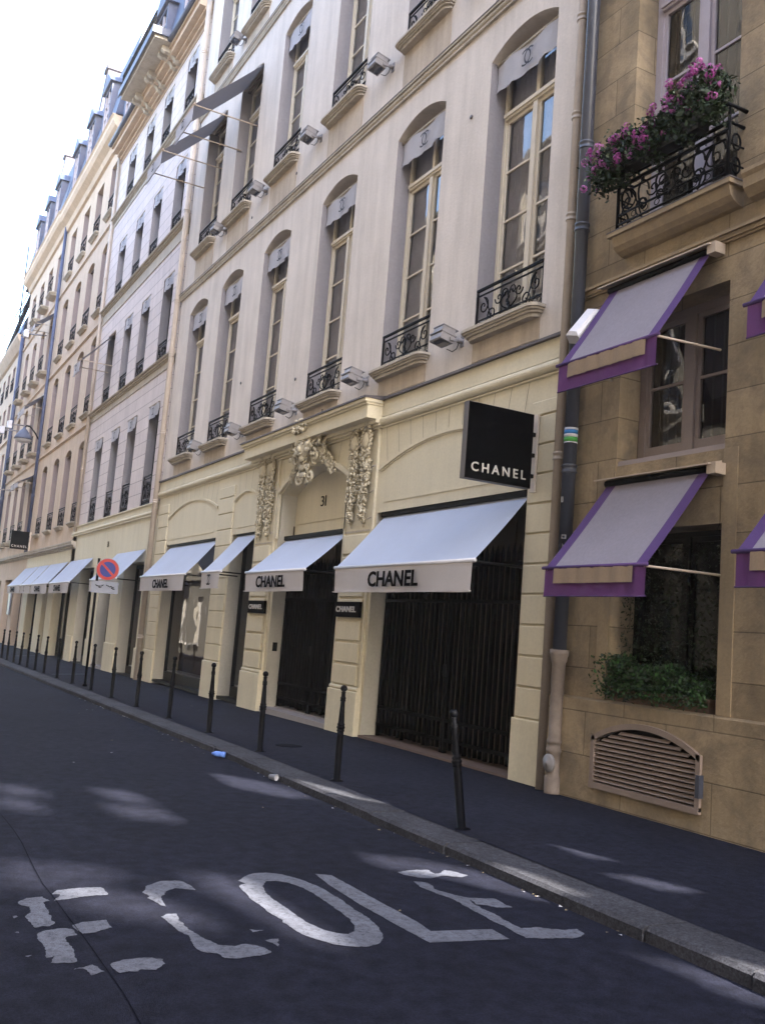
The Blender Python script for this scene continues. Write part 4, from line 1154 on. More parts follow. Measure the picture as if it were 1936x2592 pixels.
mb = MB(); mb.box(-36.0, -31.2, -1.08, 0, 21.36, 21.52); mb.box(-36.04, -31.16, -1.15, 0, 21.52, 21.62)
part('balcony_slab', mb, M['trim'], b29)
mb = MB(); mb.box(-36.1, -31.1, -1.2, -1.15, 21.45, 21.7); mb.box(-31.14, -31.08, -1.2, 0, 21.45, 21.7); part('balcony_edge', mb, M['zinc'], b29)
for x in (-35.6, -35.2, -33.8, -33.4, -32.0, -31.6):
    mb = MB(); mb.extrude_x([(-.50, 21.16), (-.62, 21.14), (-.72, 21.2), (-.72, 21.36), (0, 21.36), (0, 20.9), (-.12, 20.88), (-.22, 20.92), (-.3, 21.05)], x - .09, x + .09)
    part('console', mb, M['trim'], b29)
mb = MB()
for i in range(41):
    x = -36.0 + 4.8 * i / 40; mb.tube([(x, -1.1, 21.62), (x, -1.1, 22.3)], .014, 4)
    if i % 4 == 2: mb.tube([(x + .12 * math.cos(a), -1.1, 21.98 + .16 * math.sin(a)) for a in [k * math.pi / 6 for k in range(13)]], .014, 4, False)
mb.box(-36, -31.2, -1.12, -1.08, 22.3, 22.34); mb.box(-36, -31.2, -1.11, -1.09, 21.8, 21.83)
part('railing', mb, M['iron'], b29)
mb = MB(); mb.extrude_x([(-.42, 21.4), (.25, 25.6), (1.0, 26.1), (6, 27.4), (11.9, 26), (11.9, 21.4)], AX0, AX1); part('roof', mb, M['slate'], b29)
def dormer(parent, x, y0, z0, w=1.5, h=2.2, m_=None, white=True):
    mb = MB(); hw = w / 2
    mb.box(x - hw, x - hw + .14, y0, y0 + 1.6, z0, z0 + h); mb.box(x + hw - .14, x + hw, y0, y0 + 1.6, z0, z0 + h); mb.box(x - hw + .14, x + hw - .14, y0, y0 + 1.6, z0 + h - .15, z0 + h)
    mb.add([(x - hw - .15, y0 - .12, z0 + h), (x + hw + .15, y0 - .12, z0 + h), (x, y0 - .12, z0 + h + .7), (x - hw - .15, y0 + 2, z0 + h), (x + hw + .15, y0 + 2, z0 + h), (x, y0 + 2, z0 + h + .7)], [(0, 1, 2), (0, 2, 5, 3), (1, 4, 5, 2), (3, 5, 4), (0, 3, 4, 1)])
    o = part('dormer', mb, M['slate'], parent)
    f = MB(); f.box(x - hw + .14, x - hw + .22, y0 + .02, y0 + .12, z0, z0 + h - .15); f.box(x + hw - .22, x + hw - .14, y0 + .02, y0 + .12, z0, z0 + h - .15); f.box(x - .04, x + .04, y0 + .03, y0 + .12, z0, z0 + h - .15)
    for k in range(1, 4): f.box(x - hw + .22, x + hw - .22, y0 + .04, y0 + .1, z0 + (h - .15) * k / 4 - .02, z0 + (h - .15) * k / 4 + .02)
    part('window_frame', f, M['winwhite'], o)
    g = MB(); g.quad((x - hw + .1, y0 + .1, z0), (x + hw - .1, y0 + .1, z0), (x + hw - .1, y0 + .1, z0 + h - .1), (x - hw + .1, y0 + .1, z0 + h - .1)); part('pane', g, M['darkglass'], o)
for x in (-29.9, -33.6, -38.2): dormer(b29, x, -.38, 21.7)
V1 = win_meshes(1.2, 3.26, .30, M['inside'], M['glass'], M['inside'], transom=None, rows=3, fr=.05, mul=.06)
V1d = win_meshes(1.2, 3.26, .30, M['iron'], M['darkglass'], None, rows=3, fr=.05, mul=.06)
V2 = win_meshes(1.2, 2.86, .30, M['iron'], M['darkglass'], None, rows=3, fr=.05, mul=.06)
V3 = win_meshes(1.2, 2.46, .30, M['iron'], M['darkglass'], None, rows=3, fr=.05, mul=.06)
V4 = win_meshes(1.2, 2.06, .30, M['iron'], M['darkglass'], None, rows=2, fr=.05, mul=.06)
RAIL29 = railing_mb(1.18, .62).mesh('railing', M['iron']); RAIL29b = railing_mb(1.18, .95).mesh('railing', M['iron'])
for x, w in B29:
    for z0, ws in ((5.16, V1d), (9.86, V2), (14.2, V3), (18.44, V4)):
        put_window(b29, ws, x, z0)
        local('railing', RAIL29b if z0 < 6 else RAIL29, b29, Vector((x, .05, z0 + .01)) - wloc(b29))
for k, (x, w) in enumerate(B29):
    nm = ords[k]
    banner(x, 8.38, 1.2, .40, '%s small banner from the right in the lowest row on the jointed stone building' % nm, y=-.03)
    if k < 3: banner(x, 12.68, 1.2, .40, '%s small banner from the right in the second row up, jointed stone building' % nm, y=.02)
    banner(x, 16.62, 1.2, .40, '%s small banner from the right in the third row up, jointed stone building' % nm, y=.02)
    banner(x, 20.46, 1.2, .40, '%s small banner from the right in the top row on the jointed stone building' % nm, y=.02)

# ============================================================ WARM LIMESTONE HOUSES
def warm_house(x0, x1, bays, label, ws_, mkey, gro, bowed=False, name='limestone_house', top=22.3):
    h = empty(name, ((x0 + x1) / 2, 0, 0), label, 'building')
    holes = []
    for x in bays:
        for z0, z1, r in ((5.36, 8.62, .22), (9.98, 13.2, .22), (14.5, 17.4, .2), (18.95, 21.35, 0)):
            holes.append((x - ws_ / 2, x + ws_ / 2, z0, z1, r))
    mb = MB(); wall(mb, x0, x1, 4.5, top + .4, holes, 0, .36, 1.0, 1)
    part('upper_wall', mb, [M[mkey], M['jambbrown']], h)
    mb = MB(); wall(mb, x0, x1, -1.4, 4.5, gro, 0, .45, 1.0); part('ground_floor_wall', mb, M['cream' if not bowed else mkey], h)
    mb = MB(); mb.box(x0 + .02, x1 - .02, .98, 12, -1, top); part('rear_wall', mb, M['inside'], h)
    mb = MB(); moulding(mb, x0, x1, 4.22, [(.04, .06), (.10, .08), (.20, .10), (.22, .06)]); part('band_course', mb, M['trim'], h)
    for z in (9.38, 13.72, 18.2):
        mb = MB(); moulding(mb, x0, x1, z, [(.03, .05), (.08, .07)]); part('string_course', mb, M[mkey], h)
    mb = MB(); mb.extrude_x([(0, top - .35), (-.12, top - .3), (-.2, top - .05), (-.45, top + .15), (-.55, top + .35), (-.55, top + .55), (-.62, top + .62), (0, top + .7)], x0, x1); part('cornice', mb, M['orange'], h)
    mb = MB(); mb.extrude_x([(-.5, top + .6), (.28, top + 4.9), (1.0, top + 5.5), (6, top + 7.2), (11.9, top + 5), (11.9, top)], x0, x1); part('roof', mb, M['slate'], h)
    for i, (a, b, *_r) in enumerate(gro):
        zt = _r[1]
        mb = MB(); mb.box(a, b, .42, .50, -1, zt); o = part('shop_window', mb, M['darkglass'], h)
        mb = MB(); mb.box(a, a + .08, .36, .42, -.6, zt); mb.box(b - .08, b, .36, .42, -.6, zt); mb.box(a + .08, b - .08, .36, .42, -.6, -.1); mb.box(a + .08, b - .08, .36, .42, zt - .1, zt); part('frame', mb, M['black'], o)
    wm = {}
    for z0, hh in ((5.36, 3.26), (9.98, 3.22), (14.5, 2.9), (18.95, 2.4)):
        wm[z0] = win_meshes(ws_, hh, .30, M['winbrown'], M['darkglass'], None, transom=hh * .78 if hh > 2.5 else None, rows=3, fr=.06, mul=.08, rise=.22 if hh > 2.5 else 0, lun=M['lunette'])
    rl = railing_mb(ws_ * .98, .85).mesh('railing', M['iron'])
    s_ = sill_mesh(ws_ + .1, .16 if not bowed else .42)
    for x in bays:
        for z0 in wm:
            put_window(h, wm[z0], x, z0)
            local('window_sill', s_, h, Vector((x, 0, z0 - .005)) - wloc(h))
            local('railing', rl, h, Vector((x, -.34 if bowed else .0, z0 + .0)) - wloc(h))
    return h
h27 = warm_house(-52.55, -40.12, [-41.30, -44.30, -47.25, -50.45], 'warm limestone house with arched windows and iron guards, between two downpipes', 1.45, 'orange',
                 [(-43.90, -40.95, -1, 3.3, 0, .45), (-46.60, -45.30, -1, 3.3, 0, .45), (-51.10, -48.20, -1, 3.3, 0, .45)])
for x in (-42.9, -46.4, -49.9): dormer(h27, x, -.42, 22.95, 1.5, 2.5)
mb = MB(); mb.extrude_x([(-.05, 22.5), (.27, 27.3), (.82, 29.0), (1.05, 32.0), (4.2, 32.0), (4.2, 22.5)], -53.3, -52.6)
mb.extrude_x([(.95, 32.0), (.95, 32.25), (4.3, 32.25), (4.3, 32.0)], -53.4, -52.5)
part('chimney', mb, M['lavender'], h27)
h25 = warm_house(-65.45, -52.6, [-54.4, -57.3, -60.2, -63.2], 'farther warm limestone house with bowed balconies, beyond the blue downpipe', 1.4, 'orange2',
                 [(-55.8, -53.0, -1, 3.2, 0, .45), (-60.0, -57.2, -1, 3.2, 0, .45), (-64.5, -61.8, -1, 3.2, 0, .45)], bowed=True, top=22.5)
for x in (-55.2, -58.6, -62.0): dormer(h25, x, -.42, 23.15, 1.5, 2.5)
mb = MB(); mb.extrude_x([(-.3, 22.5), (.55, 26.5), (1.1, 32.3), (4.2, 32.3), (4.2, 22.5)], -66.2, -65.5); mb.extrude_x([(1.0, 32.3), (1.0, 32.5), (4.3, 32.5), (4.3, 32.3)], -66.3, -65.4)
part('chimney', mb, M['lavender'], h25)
# entrance board at far shop
e = empty('shop_board', (-56.4, -.1, 1.2), 'tall narrow pale notice board at the far end of the awnings', 'sign'); mb = MB(); mb.box(-57.0, -56.2, -.12, -.05, 1.25, 2.75); part('board', mb, M['sign_back'], e)
# farther terrace
def far_house(x0, x1, top, label, mkey, n):
    h = empty('far_house', ((x0 + x1) / 2, 0, 0), label, 'building')
    bays = [x0 + (x1 - x0) * (i + .5) / n for i in range(n)]
    holes = [(x - .65, x + .65, z0, z0 + hh, 0) for x in bays for z0, hh in ((5, 2.9), (9.2, 2.7), (13, 2.4), (16.3, 1.7)) if z0 + hh < top]
    holes += [(x - .9, x + .9, -1.5, 3, 0) for x in bays[::1]]
    mb = MB(); wall(mb, x0, x1, -1.6, top, holes, 0, .36, 1, 1); part('wall', mb, [M[mkey], M['jambbrown']], h)
    mb = MB(); mb.box(x0 + .02, x1 - .02, .98, 12, -1, top); part('rear_wall', mb, M['inside'], h)
    for z in (4.3, 8.6, 12.5):
        mb = MB(); moulding(mb, x0, x1, z, [(.04, .06), (.12, .08)]); part('string_course', mb, M[mkey], h)
    mb = MB(); mb.extrude_x([(0, top - .7), (-.15, top - .6), (-.4, top - .2), (-.5, top), (-.5, top + .15), (0, top + .2)], x0, x1); part('cornice', mb, M['orange'], h)
    mb = MB(); mb.extrude_x([(-.4, top + .1), (.8, top + 3.5), (6, top + 5), (11.9, top + 3), (11.9, top)], x0, x1); part('roof', mb, M['slate'], h)
    g = MB(); g.box(-.65, .65, .30, .34, 0, 2.9); gm = g.mesh('window', M['darkglass'])
    f = MB()
    for a, b in ((-.65, -.58), (.58, .65), (-.04, .04)): f.box(a, b, .25, .30, 0, 2.9)
    fm = f.mesh('frame', M['winbrown'])
    for x in bays:
        for z0, hh in ((5, 2.9), (9.2, 2.7), (13, 2.4), (16.3, 1.7)):
            if z0 + hh < top:
                w_ = local('window', gm, h, Vector((x, 0, z0)) - wloc(h)); w_.scale.z = hh / 2.9
                local('frame', fm, w_)
                local('railing', FR, h, Vector((x, -.04, z0)) - wloc(h))
        g2 = local('shop_window', gm, h, Vector((x, 0, -.6)) - wloc(h)); g2.scale = (1.35, 1, 1.24)
    return h
FR = railing_mb(1.3, .85).mesh('railing', M['iron'])
far_house(-78, -65.5, 19.3, 'low pale house beyond the thick blue downpipe at the far left', 'orange', 5)
far_house(-92, -78, 18.6, 'distant house at the far left edge, next to last down the street', 'orange2', 5)
far_house(-112, -92, 20.5, 'most distant house at the far end of the street', 'orange', 7)
fh = empty('roof_railing', (-70, .8, 20), 'thin iron roof railing and mast above the low far house', 'railing')
mb = MB()
for i in range(40):
    x = -66 - i * .55; mb.tube([(x, .3 + .02 * i, 22.4), (x, .3 + .02 * i, 23.6)], .03, 4)
mb.box(-88, -66, .3, .36, 23.55, 23.6); mb.box(-88, -66, .3, .36, 23.0, 23.04); mb.tube([(-74, .4, 22.5), (-74, .4, 28.5)], .05, 5)
part('bars', mb, M['iron'], fh)

# ============================================================ BROWN STONE BUILDING (right)
CX0, CX1 = -9.36, .4
br = empty('brown_stone_building', (-6, 0, 0), 'weathered brown stone building with purple awnings and a flower balcony', 'building')
bay2 = 2.79
holes = []
for k in range(3):
    o = bay2 * k
    holes += [(-8.44 + o, -6.85 + o, 1.10, 3.05, 0, .45), (-8.44 + o, -6.84 + o, 3.82, 5.62, 0, .40), (-8.41 + o, -6.80 + o, 6.56, 10.4, .2, .40), (-8.41 + o, -6.80 + o, 12.4, 16, .2, .40)]
mb = MB(); wall(mb, CX0 + .03, CX1, 1.12, 20.5, holes, 0, .42, 1.0)
part('upper_wall', mb, M['brown'], br)
mb = MB(); wall(mb, CX0 + .03, CX1, -.6, 1.115, [(-8.50, -6.92, .22, .72, .22, .2)] , -.09, .25, 0)
mb.quad((CX0 + .03, -.09, 1.115), (CX1, -.09, 1.115), (CX1, .02, 1.14), (CX0 + .03, .02, 1.14)); mb.quad((CX0 + .03, -.09, -.6), (CX0 + .03, .02, -.6), (CX0 + .03, .02, 1.115), (CX0 + .03, -.09, 1.115))
part('plinth', mb, M['brown'], br)
mb = MB(); mb.box(CX0 + .05, CX1, .98, 12, -1, 20.3); part('rear_wall', mb, M['inside'], br)
mb = MB(); moulding(mb, CX0 + .03, CX1, 6.03, [(.03, .025), (.055, .05), (.09, .035)]); part('string_course', mb, M['brown_smooth'], br)
mb = MB(); mb.extrude_x([(0, 20), (-.3, 20.3), (-.3, 20.5), (.9, 21.5), (12, 22), (12, 20)], CX0 + .03, CX1); part('roof', mb, M['zinc'], br)
# flush dressed surrounds
for k in range(3):
    for a_ in (-8.62, -6.84):
        o = bay2 * k; mb = MB(); mb.box(a_ + o, a_ + .18 + o, -.012, .01, 1.14, 3.82); part('window_surround', mb, M['brown_smooth'], br)
# balconies with rounded slab
for k in range(3):
    o = bay2 * k
    mb = MB()
    mb.extrude_x([(0, 6.36), (-.06, 6.365), (-.14, 6.40), (-.19, 6.45), (-.215, 6.52), (-.22, 6.56), (0, 6.56)], -8.46 + o, -6.70 + o)
    mb.box(-8.50 + o, -6.66 + o, -.26, 0, 6.56, 6.61)
    part('balcony_slab', mb, M['brown_smooth'], br)
    mb = MB(); mb.box(-8.51 + o, -6.65 + o, -.265, .0, 6.61, 6.625); part('lead_drip', mb, M['lead'], br)
    if k < 2:
        mb = MB(); mb.extrude_x([(0, 6.36), (-.10, 6.38), (-.18, 6.46), (-.19, 6.56), (-.22, 6.60), (-.22, 6.64), (0, 6.66)], -6.55 + o, -5.75 + o); part('console', mb, M['brown_smooth'], br)
def brown_balcony(o):
    mb = MB(); xa, xb = -8.38 + o, -6.72 + o; y = -.22
    w = xb - xa; cx = (xa + xb) / 2
    rl = railing_mb(w, .52, 0, 0); rl.v = [(v[0] + cx, v[1] + y, v[2] + 6.66) for v in rl.v]
    mb.add(rl.v, rl.f, True)
    mb.tube([(xa, 0, 7.25), (xa, y, 7.25), (xb, y, 7.25), (xb, 0, 7.25)], .02, 6); mb.tube([(xa, 0, 7.42), (xa - .03, y - .05, 7.42), (xb + .03, y - .05, 7.42), (xb + .03, 0, 7.42)], .022, 6)
    for x in (xa, xb):
        mb.tube([(x, y, 6.62), (x, y, 7.42)], .018, 6)
        for zz in (6.8, 7.02): mb.tube([(x, y, zz), (x, 0, zz)], .012, 5)
        for zc in (6.80, 7.06): mb.tube([(x, -.11 + .06 * math.cos(a), zc + .09 * math.sin(a)) for a in [i * math.pi / 6 for i in range(13)]], .012, 5, False)
    for i in range(6):
        xx = xa + w * (i + .5) / 6
        mb.tube([(xx + .10 * math.cos(a) * (1 - .04 * j), y, 6.96 + .14 * math.sin(a)) for j, a in enumerate([k * math.pi / 7 for k in range(12)])], .013, 5)
        mb.tube([(xx + .05 * math.cos(a), y - .005, 6.83 + .05 * math.sin(a)) for a in [k * math.pi / 5 for k in range(9)]], .011, 5)
        mb.blob((xx, y - .01, 7.12), .035, (1, .5, 1), 5, 3, .3)
    part('balcony_railing', mb, M['iron'], br)
for k in range(2): brown_balcony(bay2 * k)
U1 = win_meshes(1.6, 3.84, .34, M['winwhite'], M['glass'], M['inside'], transom=3.1, rows=3, rise=.2, lun=M['lunette'], fr=.10, mul=.14)
U2 = win_meshes(1.58, 1.80, .34, M['winbrown'], M['glass'], M['inside'], rows=2, fr=.10, mul=.14)
U3 = win_meshes(1.58, 1.95, .40, M['black'], M['dimglass'], M['inside'], rows=1, fr=.06, mul=.08)
for k in range(3):
    o = bay2 * k
    put_window(br, U1, -7.605 + o, 6.56); put_window(br, U1, -7.605 + o, 12.4); put_window(br, U2, -7.64 + o, 3.82); put_window(br, U3, -7.645 + o, 1.10)
    mb = MB(); mb.box(-8.44 + o, -6.84 + o, .06, .34, 3.80, 3.86); mb.extrude_x([(.0, 3.80), (.02, 3.88), (.30, 3.90), (.30, 3.80)], -8.43 + o, -6.85 + o); part('window_sill', mb, M['winbrown'], br)
# basement louvre
lv = empty('basement_louvre', (-7.7, -.1, .2), 'arched taupe metal louvre grille low on the brown stone wall', 'grille')
mb = MB(); x0, x1 = -8.50, -6.92
def arc2(x): return arch_z(x, x0, x1, .72, .21)
n = 24
for i in range(n):
    xa = x0 + (x1 - x0) * i / n; xb = x0 + (x1 - x0) * (i + 1) / n
    v = []
    for x in (xa, xb):
        z = arc2(x); v += [(x, -.125, z + .012), (x, -.125, z - .05), (x, -.05, z - .05), (x, -.05, z + .012)]
    mb.add(v, [(0, 1, 5, 4), (1, 2, 6, 5), (3, 0, 4, 7)])
mb.box(x0 - .01, x0 + .05, -.125, -.05, .20, .74); mb.box(x1 - .05, x1 + .01, -.125, -.05, .20, .74); mb.box(x0 - .01, x1 + .01, -.13, -.05, .17, .235)
part('frame', mb, M['louvre'], lv)
for i in range(12):
    z = .262 + i * .049
    xs_ = [x0 + (x1 - x0) * t / 60 for t in range(61)]
    ok = [x for x in xs_ if arc2(x) - .055 > z + .03]
    if len(ok) < 2: continue
    mb = MB(); mb.extrude_x([(-.112, z - .010), (-.118, z - .003), (-.078, z + .024), (-.070, z + .016)], max(ok[0], x0 + .05), min(ok[-1], x1 - .05)); part('slat', mb, M['louvre'], lv)
mb = MB(); mb.quad((x0, -.045, .2), (x1, -.045, .2), (x1, -.045, .95), (x0, -.045, .95)); part('backing', mb, M['inside'], lv)
mb = MB(); mb.box(x1 - .02, x1 + .03, -.15, -.08, .33, .55); part('hinge', mb, M['pipe_blue'], lv)

# ============================================================ PURPLE AWNINGS
def purple(x0, x1, ztop, zbot, yout, zval, label):
    e = empty('window_awning', ((x0 + x1) / 2, 0, zbot), label, 'awning', 'purple bordered awnings on the brown stone building')
    bw = .15; nx = 20; n = 12
    sl = lambda t: (-.08 + (yout + .08) * t, ztop + (zbot - ztop) * t - .02 * math.sin(math.pi * t))
    def strip(xa, xb, m_, name, par, k):
        mb = MB()
        for i in range(k + 1):
            x = xa + (xb - xa) * i / k
            for j in range(n + 1):
                y, z = sl(j / n); mb.v.append((x, y, z + .004 * math.sin(x * 14) * math.sin(math.pi * j / n)))
        for i in range(k):
            for j in range(n):
                a = i * (n + 1) + j; mb.f.append([a, a + 1, a + n + 2, a + n + 1]); mb.mi.append(0); mb.sm.append(True)
        return part(name, mb, m_, par)
    c = strip(x0 + bw, x1 - bw, M['lilac'], 'canopy', e, 16)
    strip(x0, x0 + bw, M['purple'], 'border', e, 2); strip(x1 - bw, x1, M['purple'], 'border', e, 2)
    mb = MB()
    for k in range(0, 40):
        pass
    h = zbot - zval; vb = .135
    def vstrip(xa, xb, za, zb, m_, name, dy=0):
        mb = MB(); k = max(2, int((xb - xa) / .05))
        for i in range(k + 1):
            x = xa + (xb - xa) * i / k
            yy = yout + dy + .006 * math.sin(x * 26) + .004 * math.sin(x * 61)
            mb.v += [(x, yy, za), (x, yy - .004, zb)]
        for i in range(k): mb.f.append([2 * i, 2 * i + 1, 2 * i + 3, 2 * i + 2]); mb.mi.append(0); mb.sm.append(True)
        return part(name, mb, m_, e)
    vstrip(x0, x1, zbot - .01, zval, M['purple_v'], 'valance')
    vstrip(x0 + .16, x1 - .16, zbot - .012, zbot - .012 - (h * .52), M['tan'], 'valance_inset', -.016)
    mb = MB(); mb.tube([(x0 - .05, yout, zbot), (x1 + .02, yout, zbot)], .02, 8); mb.tube([(x0 - .01, yout, zval), (x1 + .01, yout, zval)], .009, 6)
    part('front_bar', mb, M['purple'], e)
    for x in (x0 + .02, x1 - .02):
        mb = MB(); mb.tube([(x, yout, zbot - .015), (x + (.11 if x > (x0 + x1) / 2 else -.02), .0, zbot - .02)], .014, 6); part('arm', mb, M['hood'], e)
    mb = MB(); mb.extrude_x([(-.20, ztop + .03), (-.20, ztop + .045), (0, ztop + .10), (0, ztop + .08)], x0 - .12, x1 + .06); mb.box(x1 + .005, x1 + .12, -.16, -.01, ztop - .06, ztop + .06)
    part('hood', mb, M['hood'], e)
    mb = MB(); mb.tube([(x0 - .02, -.09, ztop + .0), (x1 + .02, -.09, ztop + .0)], .04, 10); part('roller', mb, M['iron'], e)
    return e
purple(-8.58, -7.03, 5.97, 4.90, -.80, 4.58, 'purple-bordered awning over the upper small window, directly below the flower balcony')
purple(-8.47, -6.93, 3.60, 2.54, -.92, 2.23, 'purple-bordered awning over the low window with the green plants')
purple(-5.90, -4.3, 5.97, 4.90, -.80, 4.58, 'purple awning corner cut by the right edge of the photo, the upper one')
purple(-5.84, -4.3, 3.60, 2.62, -.92, 2.31, 'purple awning corner cut by the right edge of the photo, the lower one')
# white sector lamp behind the upper purple awning
e = empty('white_wall_lamp', (-8.75, 0, 5.5), 'white rounded box lamp on the wall behind the upper purple awning', 'lamp')
mb = MB(); mb.bevbox(-.09, .09, -.10, .06, -.25, .25, .035); rm = Matrix.Rotation(R(-38), 4, 'X') @ Matrix.Rotation(R(20), 4, 'Z')
mb.v = [tuple(rm @ Vector(v) + Vector((0, -.32, .02))) for v in mb.v]; local('housing', mb.mesh('housing', M['white']), e)
mb = MB(); mb.tube([(0, 0, -.06), (0, -.16, -.05), (0, -.26, .0)], .022, 6); mb.lathe([(.05, 0), (.05, -.02)], (0, 0, -.06), 10, 'y'); local('bracket', mb.mesh('bracket', M['lampgrey']), e)

# ============================================================ PLANTS
def leaves(mb, n, cf, size, mats_n=1):
    for i in range(n):
        c = Vector(cf()); s = size * random.uniform(.6, 1.4)
        a = Vector((random.gauss(0, 1), random.gauss(0, 1), random.gauss(0, 1))).normalized(); b = a.cross(Vector((random.gauss(0, 1), random.gauss(0, 1), random.gauss(0, 1)))).normalized()
        mb.cur = random.randrange(mats_n)
        mb.add([c - a * s, c - b * s * .55 + a * s * .1, c + a * s, c + b * s * .55 + a * s * .1], [(0, 1, 2, 3)])
    mb.cur = 0
random.seed(21)
gp = empty('flower_trough', (-7.5, -.42, 7.2), 'black trough of magenta geraniums hung on the stone balcony railing', 'flower box')
for (a, b) in ((-8.30, -7.60), (-7.55, -6.95)):
    mb = MB(); mb.box(a, b, -.43, -.27, 7.22, 7.38); part('trough', mb, M['box_dark'], gp)
def fol():
    t = random.random(); x = -8.60 + 1.92 * t
    top = 7.71 + .10 * math.sin(t * 9) - .26 * (1 - t) ** 3
    low = 7.20 - .20 * max(0, .35 - t) * 2 + .05 * math.sin(t * 23)
    z = low + (top - low) * random.random() ** .8
    yy = -.36 + random.gauss(0, .09)
    return (x, yy, z)
mb = MB(); leaves(mb, 8500, fol, .030, 2); tag(part('foliage', mb, [M['leaf'], M['leaf']], gp), kind='stuff')
mb = MB()
def fpale():
    t = random.random(); x = -8.60 + 1.9 * t
    return (x, -.36 + random.gauss(0, .12), 7.35 + .33 * random.random() + .04 * math.sin(t * 9) - .25 * (1 - t) ** 3)
leaves(mb, 420, fpale, .022, 1); tag(part('pale_leaves', mb, M['leafpale'], gp), kind='stuff')
mb = MB(); heads = []
for i in range(125):
    t = (i + random.random()) / 125; x = -8.66 + 1.98 * t
    z = 7.76 + .11 * math.sin(t * 9 + .5) - .42 * random.random() ** 1.6 + .05 - .36 * (1 - t) ** 3
    heads.append((x, -.42 - random.uniform(-.14, .14), z))
for hx, hy, hz in heads:
    s = random.uniform(.03, .062); mb.cur = random.randrange(2)
    for k in range(34):
        d = Vector((random.gauss(0, 1), random.gauss(0, 1), random.gauss(0, 1))).normalized(); c = Vector((hx, hy, hz)) + d * s
        a = d.cross(Vector((random.random(), random.random(), random.random()))).normalized(); b = d.cross(a); r_ = .014
        mb.add([c - a * r_, c - b * r_, c + a * r_, c + b * r_], [(0, 1, 2, 3)])
mb.cur = 0
tag(part('blossoms', mb, [M['petal'], M['petal2']], gp), kind='stuff')
sp = empty('shrub_trough', (-7.6, -.05, 1.12), 'stone coloured trough of green shrubs in the low window under the purple awning', 'flower box')
mb = MB(); mb.box(-8.36, -6.95, .02, .28, 1.12, 1.27); mb.box(-8.38, -6.93, .0, .30, 1.25, 1.28); part('trough', mb, M['box_terra'], sp)
def shr():
    t = random.random() ** 1.15; x = -8.46 + 1.5 * t
    return (x, .08 + random.gauss(0, .12), 1.20 + (.42 - .12 * t + .06 * math.sin(t * 12)) * random.random() - .05 * (random.random() < .2))
mb = MB(); leaves(mb, 6500, shr, .022, 2); tag(part('foliage', mb, [M['leaf'], M['leaf2']], sp), kind='stuff')
def climb():
    k = -8.38 + .17 * random.randrange(9)
    return (k + random.gauss(0, .035), .20 + random.gauss(0, .05), 1.4 + 1.5 * random.random() ** 1.5)
mb = MB(); leaves(mb, 2600, climb, .016, 1); tag(part('climbing_stems', mb, M['leaf'], sp), kind='stuff')

# ============================================================ BOLLARDS
bo = empty('bollard', (-10.19, -2.42, -.04), 'tall black ball-topped bollard in front of the pillar between the two barred gates', 'bollard', 'black bollards along the kerb')
mb = MB(); mb.lathe([(.075, 0), (.075, .012), (.042, .02), (.040, .50), (.038, .56)], (0, 0, 0), 14); local('shaft', mb.mesh('shaft', M['iron']), bo)
mb = MB(); mb.lathe([(.038, .56), (.046, .565), (.046, .578), (.041, .583), (.041, .592), (.050, .60), (.050, .618), (.041, .625), (.041, .632), (.045, .637), (.045, .648), (.037, .655), (.035, .70), (.026, .90), (.026, .905), (.034, .91), (.034, .922), (.028, .93), (.034, .94), (.034, .95), (.025, .96), (.024, 1.0), (.031, 1.01), (.020, 1.018)], (0, 0, 0), 14); local('column', mb.mesh('column', M['iron']), bo)
mb = MB(); mb.lathe([(.039 * math.sin(math.pi * i / 8) + .002, 1.055 - .039 * math.cos(math.pi * i / 8)) for i in range(9)], (0, 0, 0), 14); local('ball', mb.mesh('ball', M['iron']), bo)
mb = MB(); mb.lathe([(.085, -.002), (.08, .006), (.05, .012)], (0, 0, 0), 16); local('base_collar', mb.mesh('base_collar', M['seam']), bo)
bpos = [-7.57, -12.6, -14.78, -16.98, -19.22, -21.32, -23.4, -25.62, -27.75, -29.86, -31.44, -33.0, -34.54, -36.0, -37.67, -39.15, -41.0, -43.0, -45.2]
blab = ['leaning black bollard nearest the camera, in front of the widest barred gate', 'black bollard in front of the pillar left of the pale stone doorstep',
        'black bollard before the narrow shop door left of the carved doorway', 'black bollard in front of the right half of the mannequin window', 'black bollard in front of the left half of the mannequin window',
        'black bollard just right of the pale downpipe base', 'black bollard immediately right of the no parking sign pole', 'black bollard immediately left of the no parking sign pole']
for i, x in enumerate(bpos):
    lab = blab[i] if i < len(blab) else 'distant black bollard, number %s leftward of the no parking sign pole' % ['two', 'three', 'four', 'five', 'six', 'seven', 'eight', 'nine', 'ten', 'eleven', 'twelve'][i - len(blab)]
    c = clone(bo, (x, -2.42, gz(x) - .045), lab)
    if i == 0: c.rotation_euler = (0, R(-14.5), 0)
    else: c.rotation_euler = (R(random.uniform(-1, 1)), R(random.uniform(-1.5, .6)), 0)

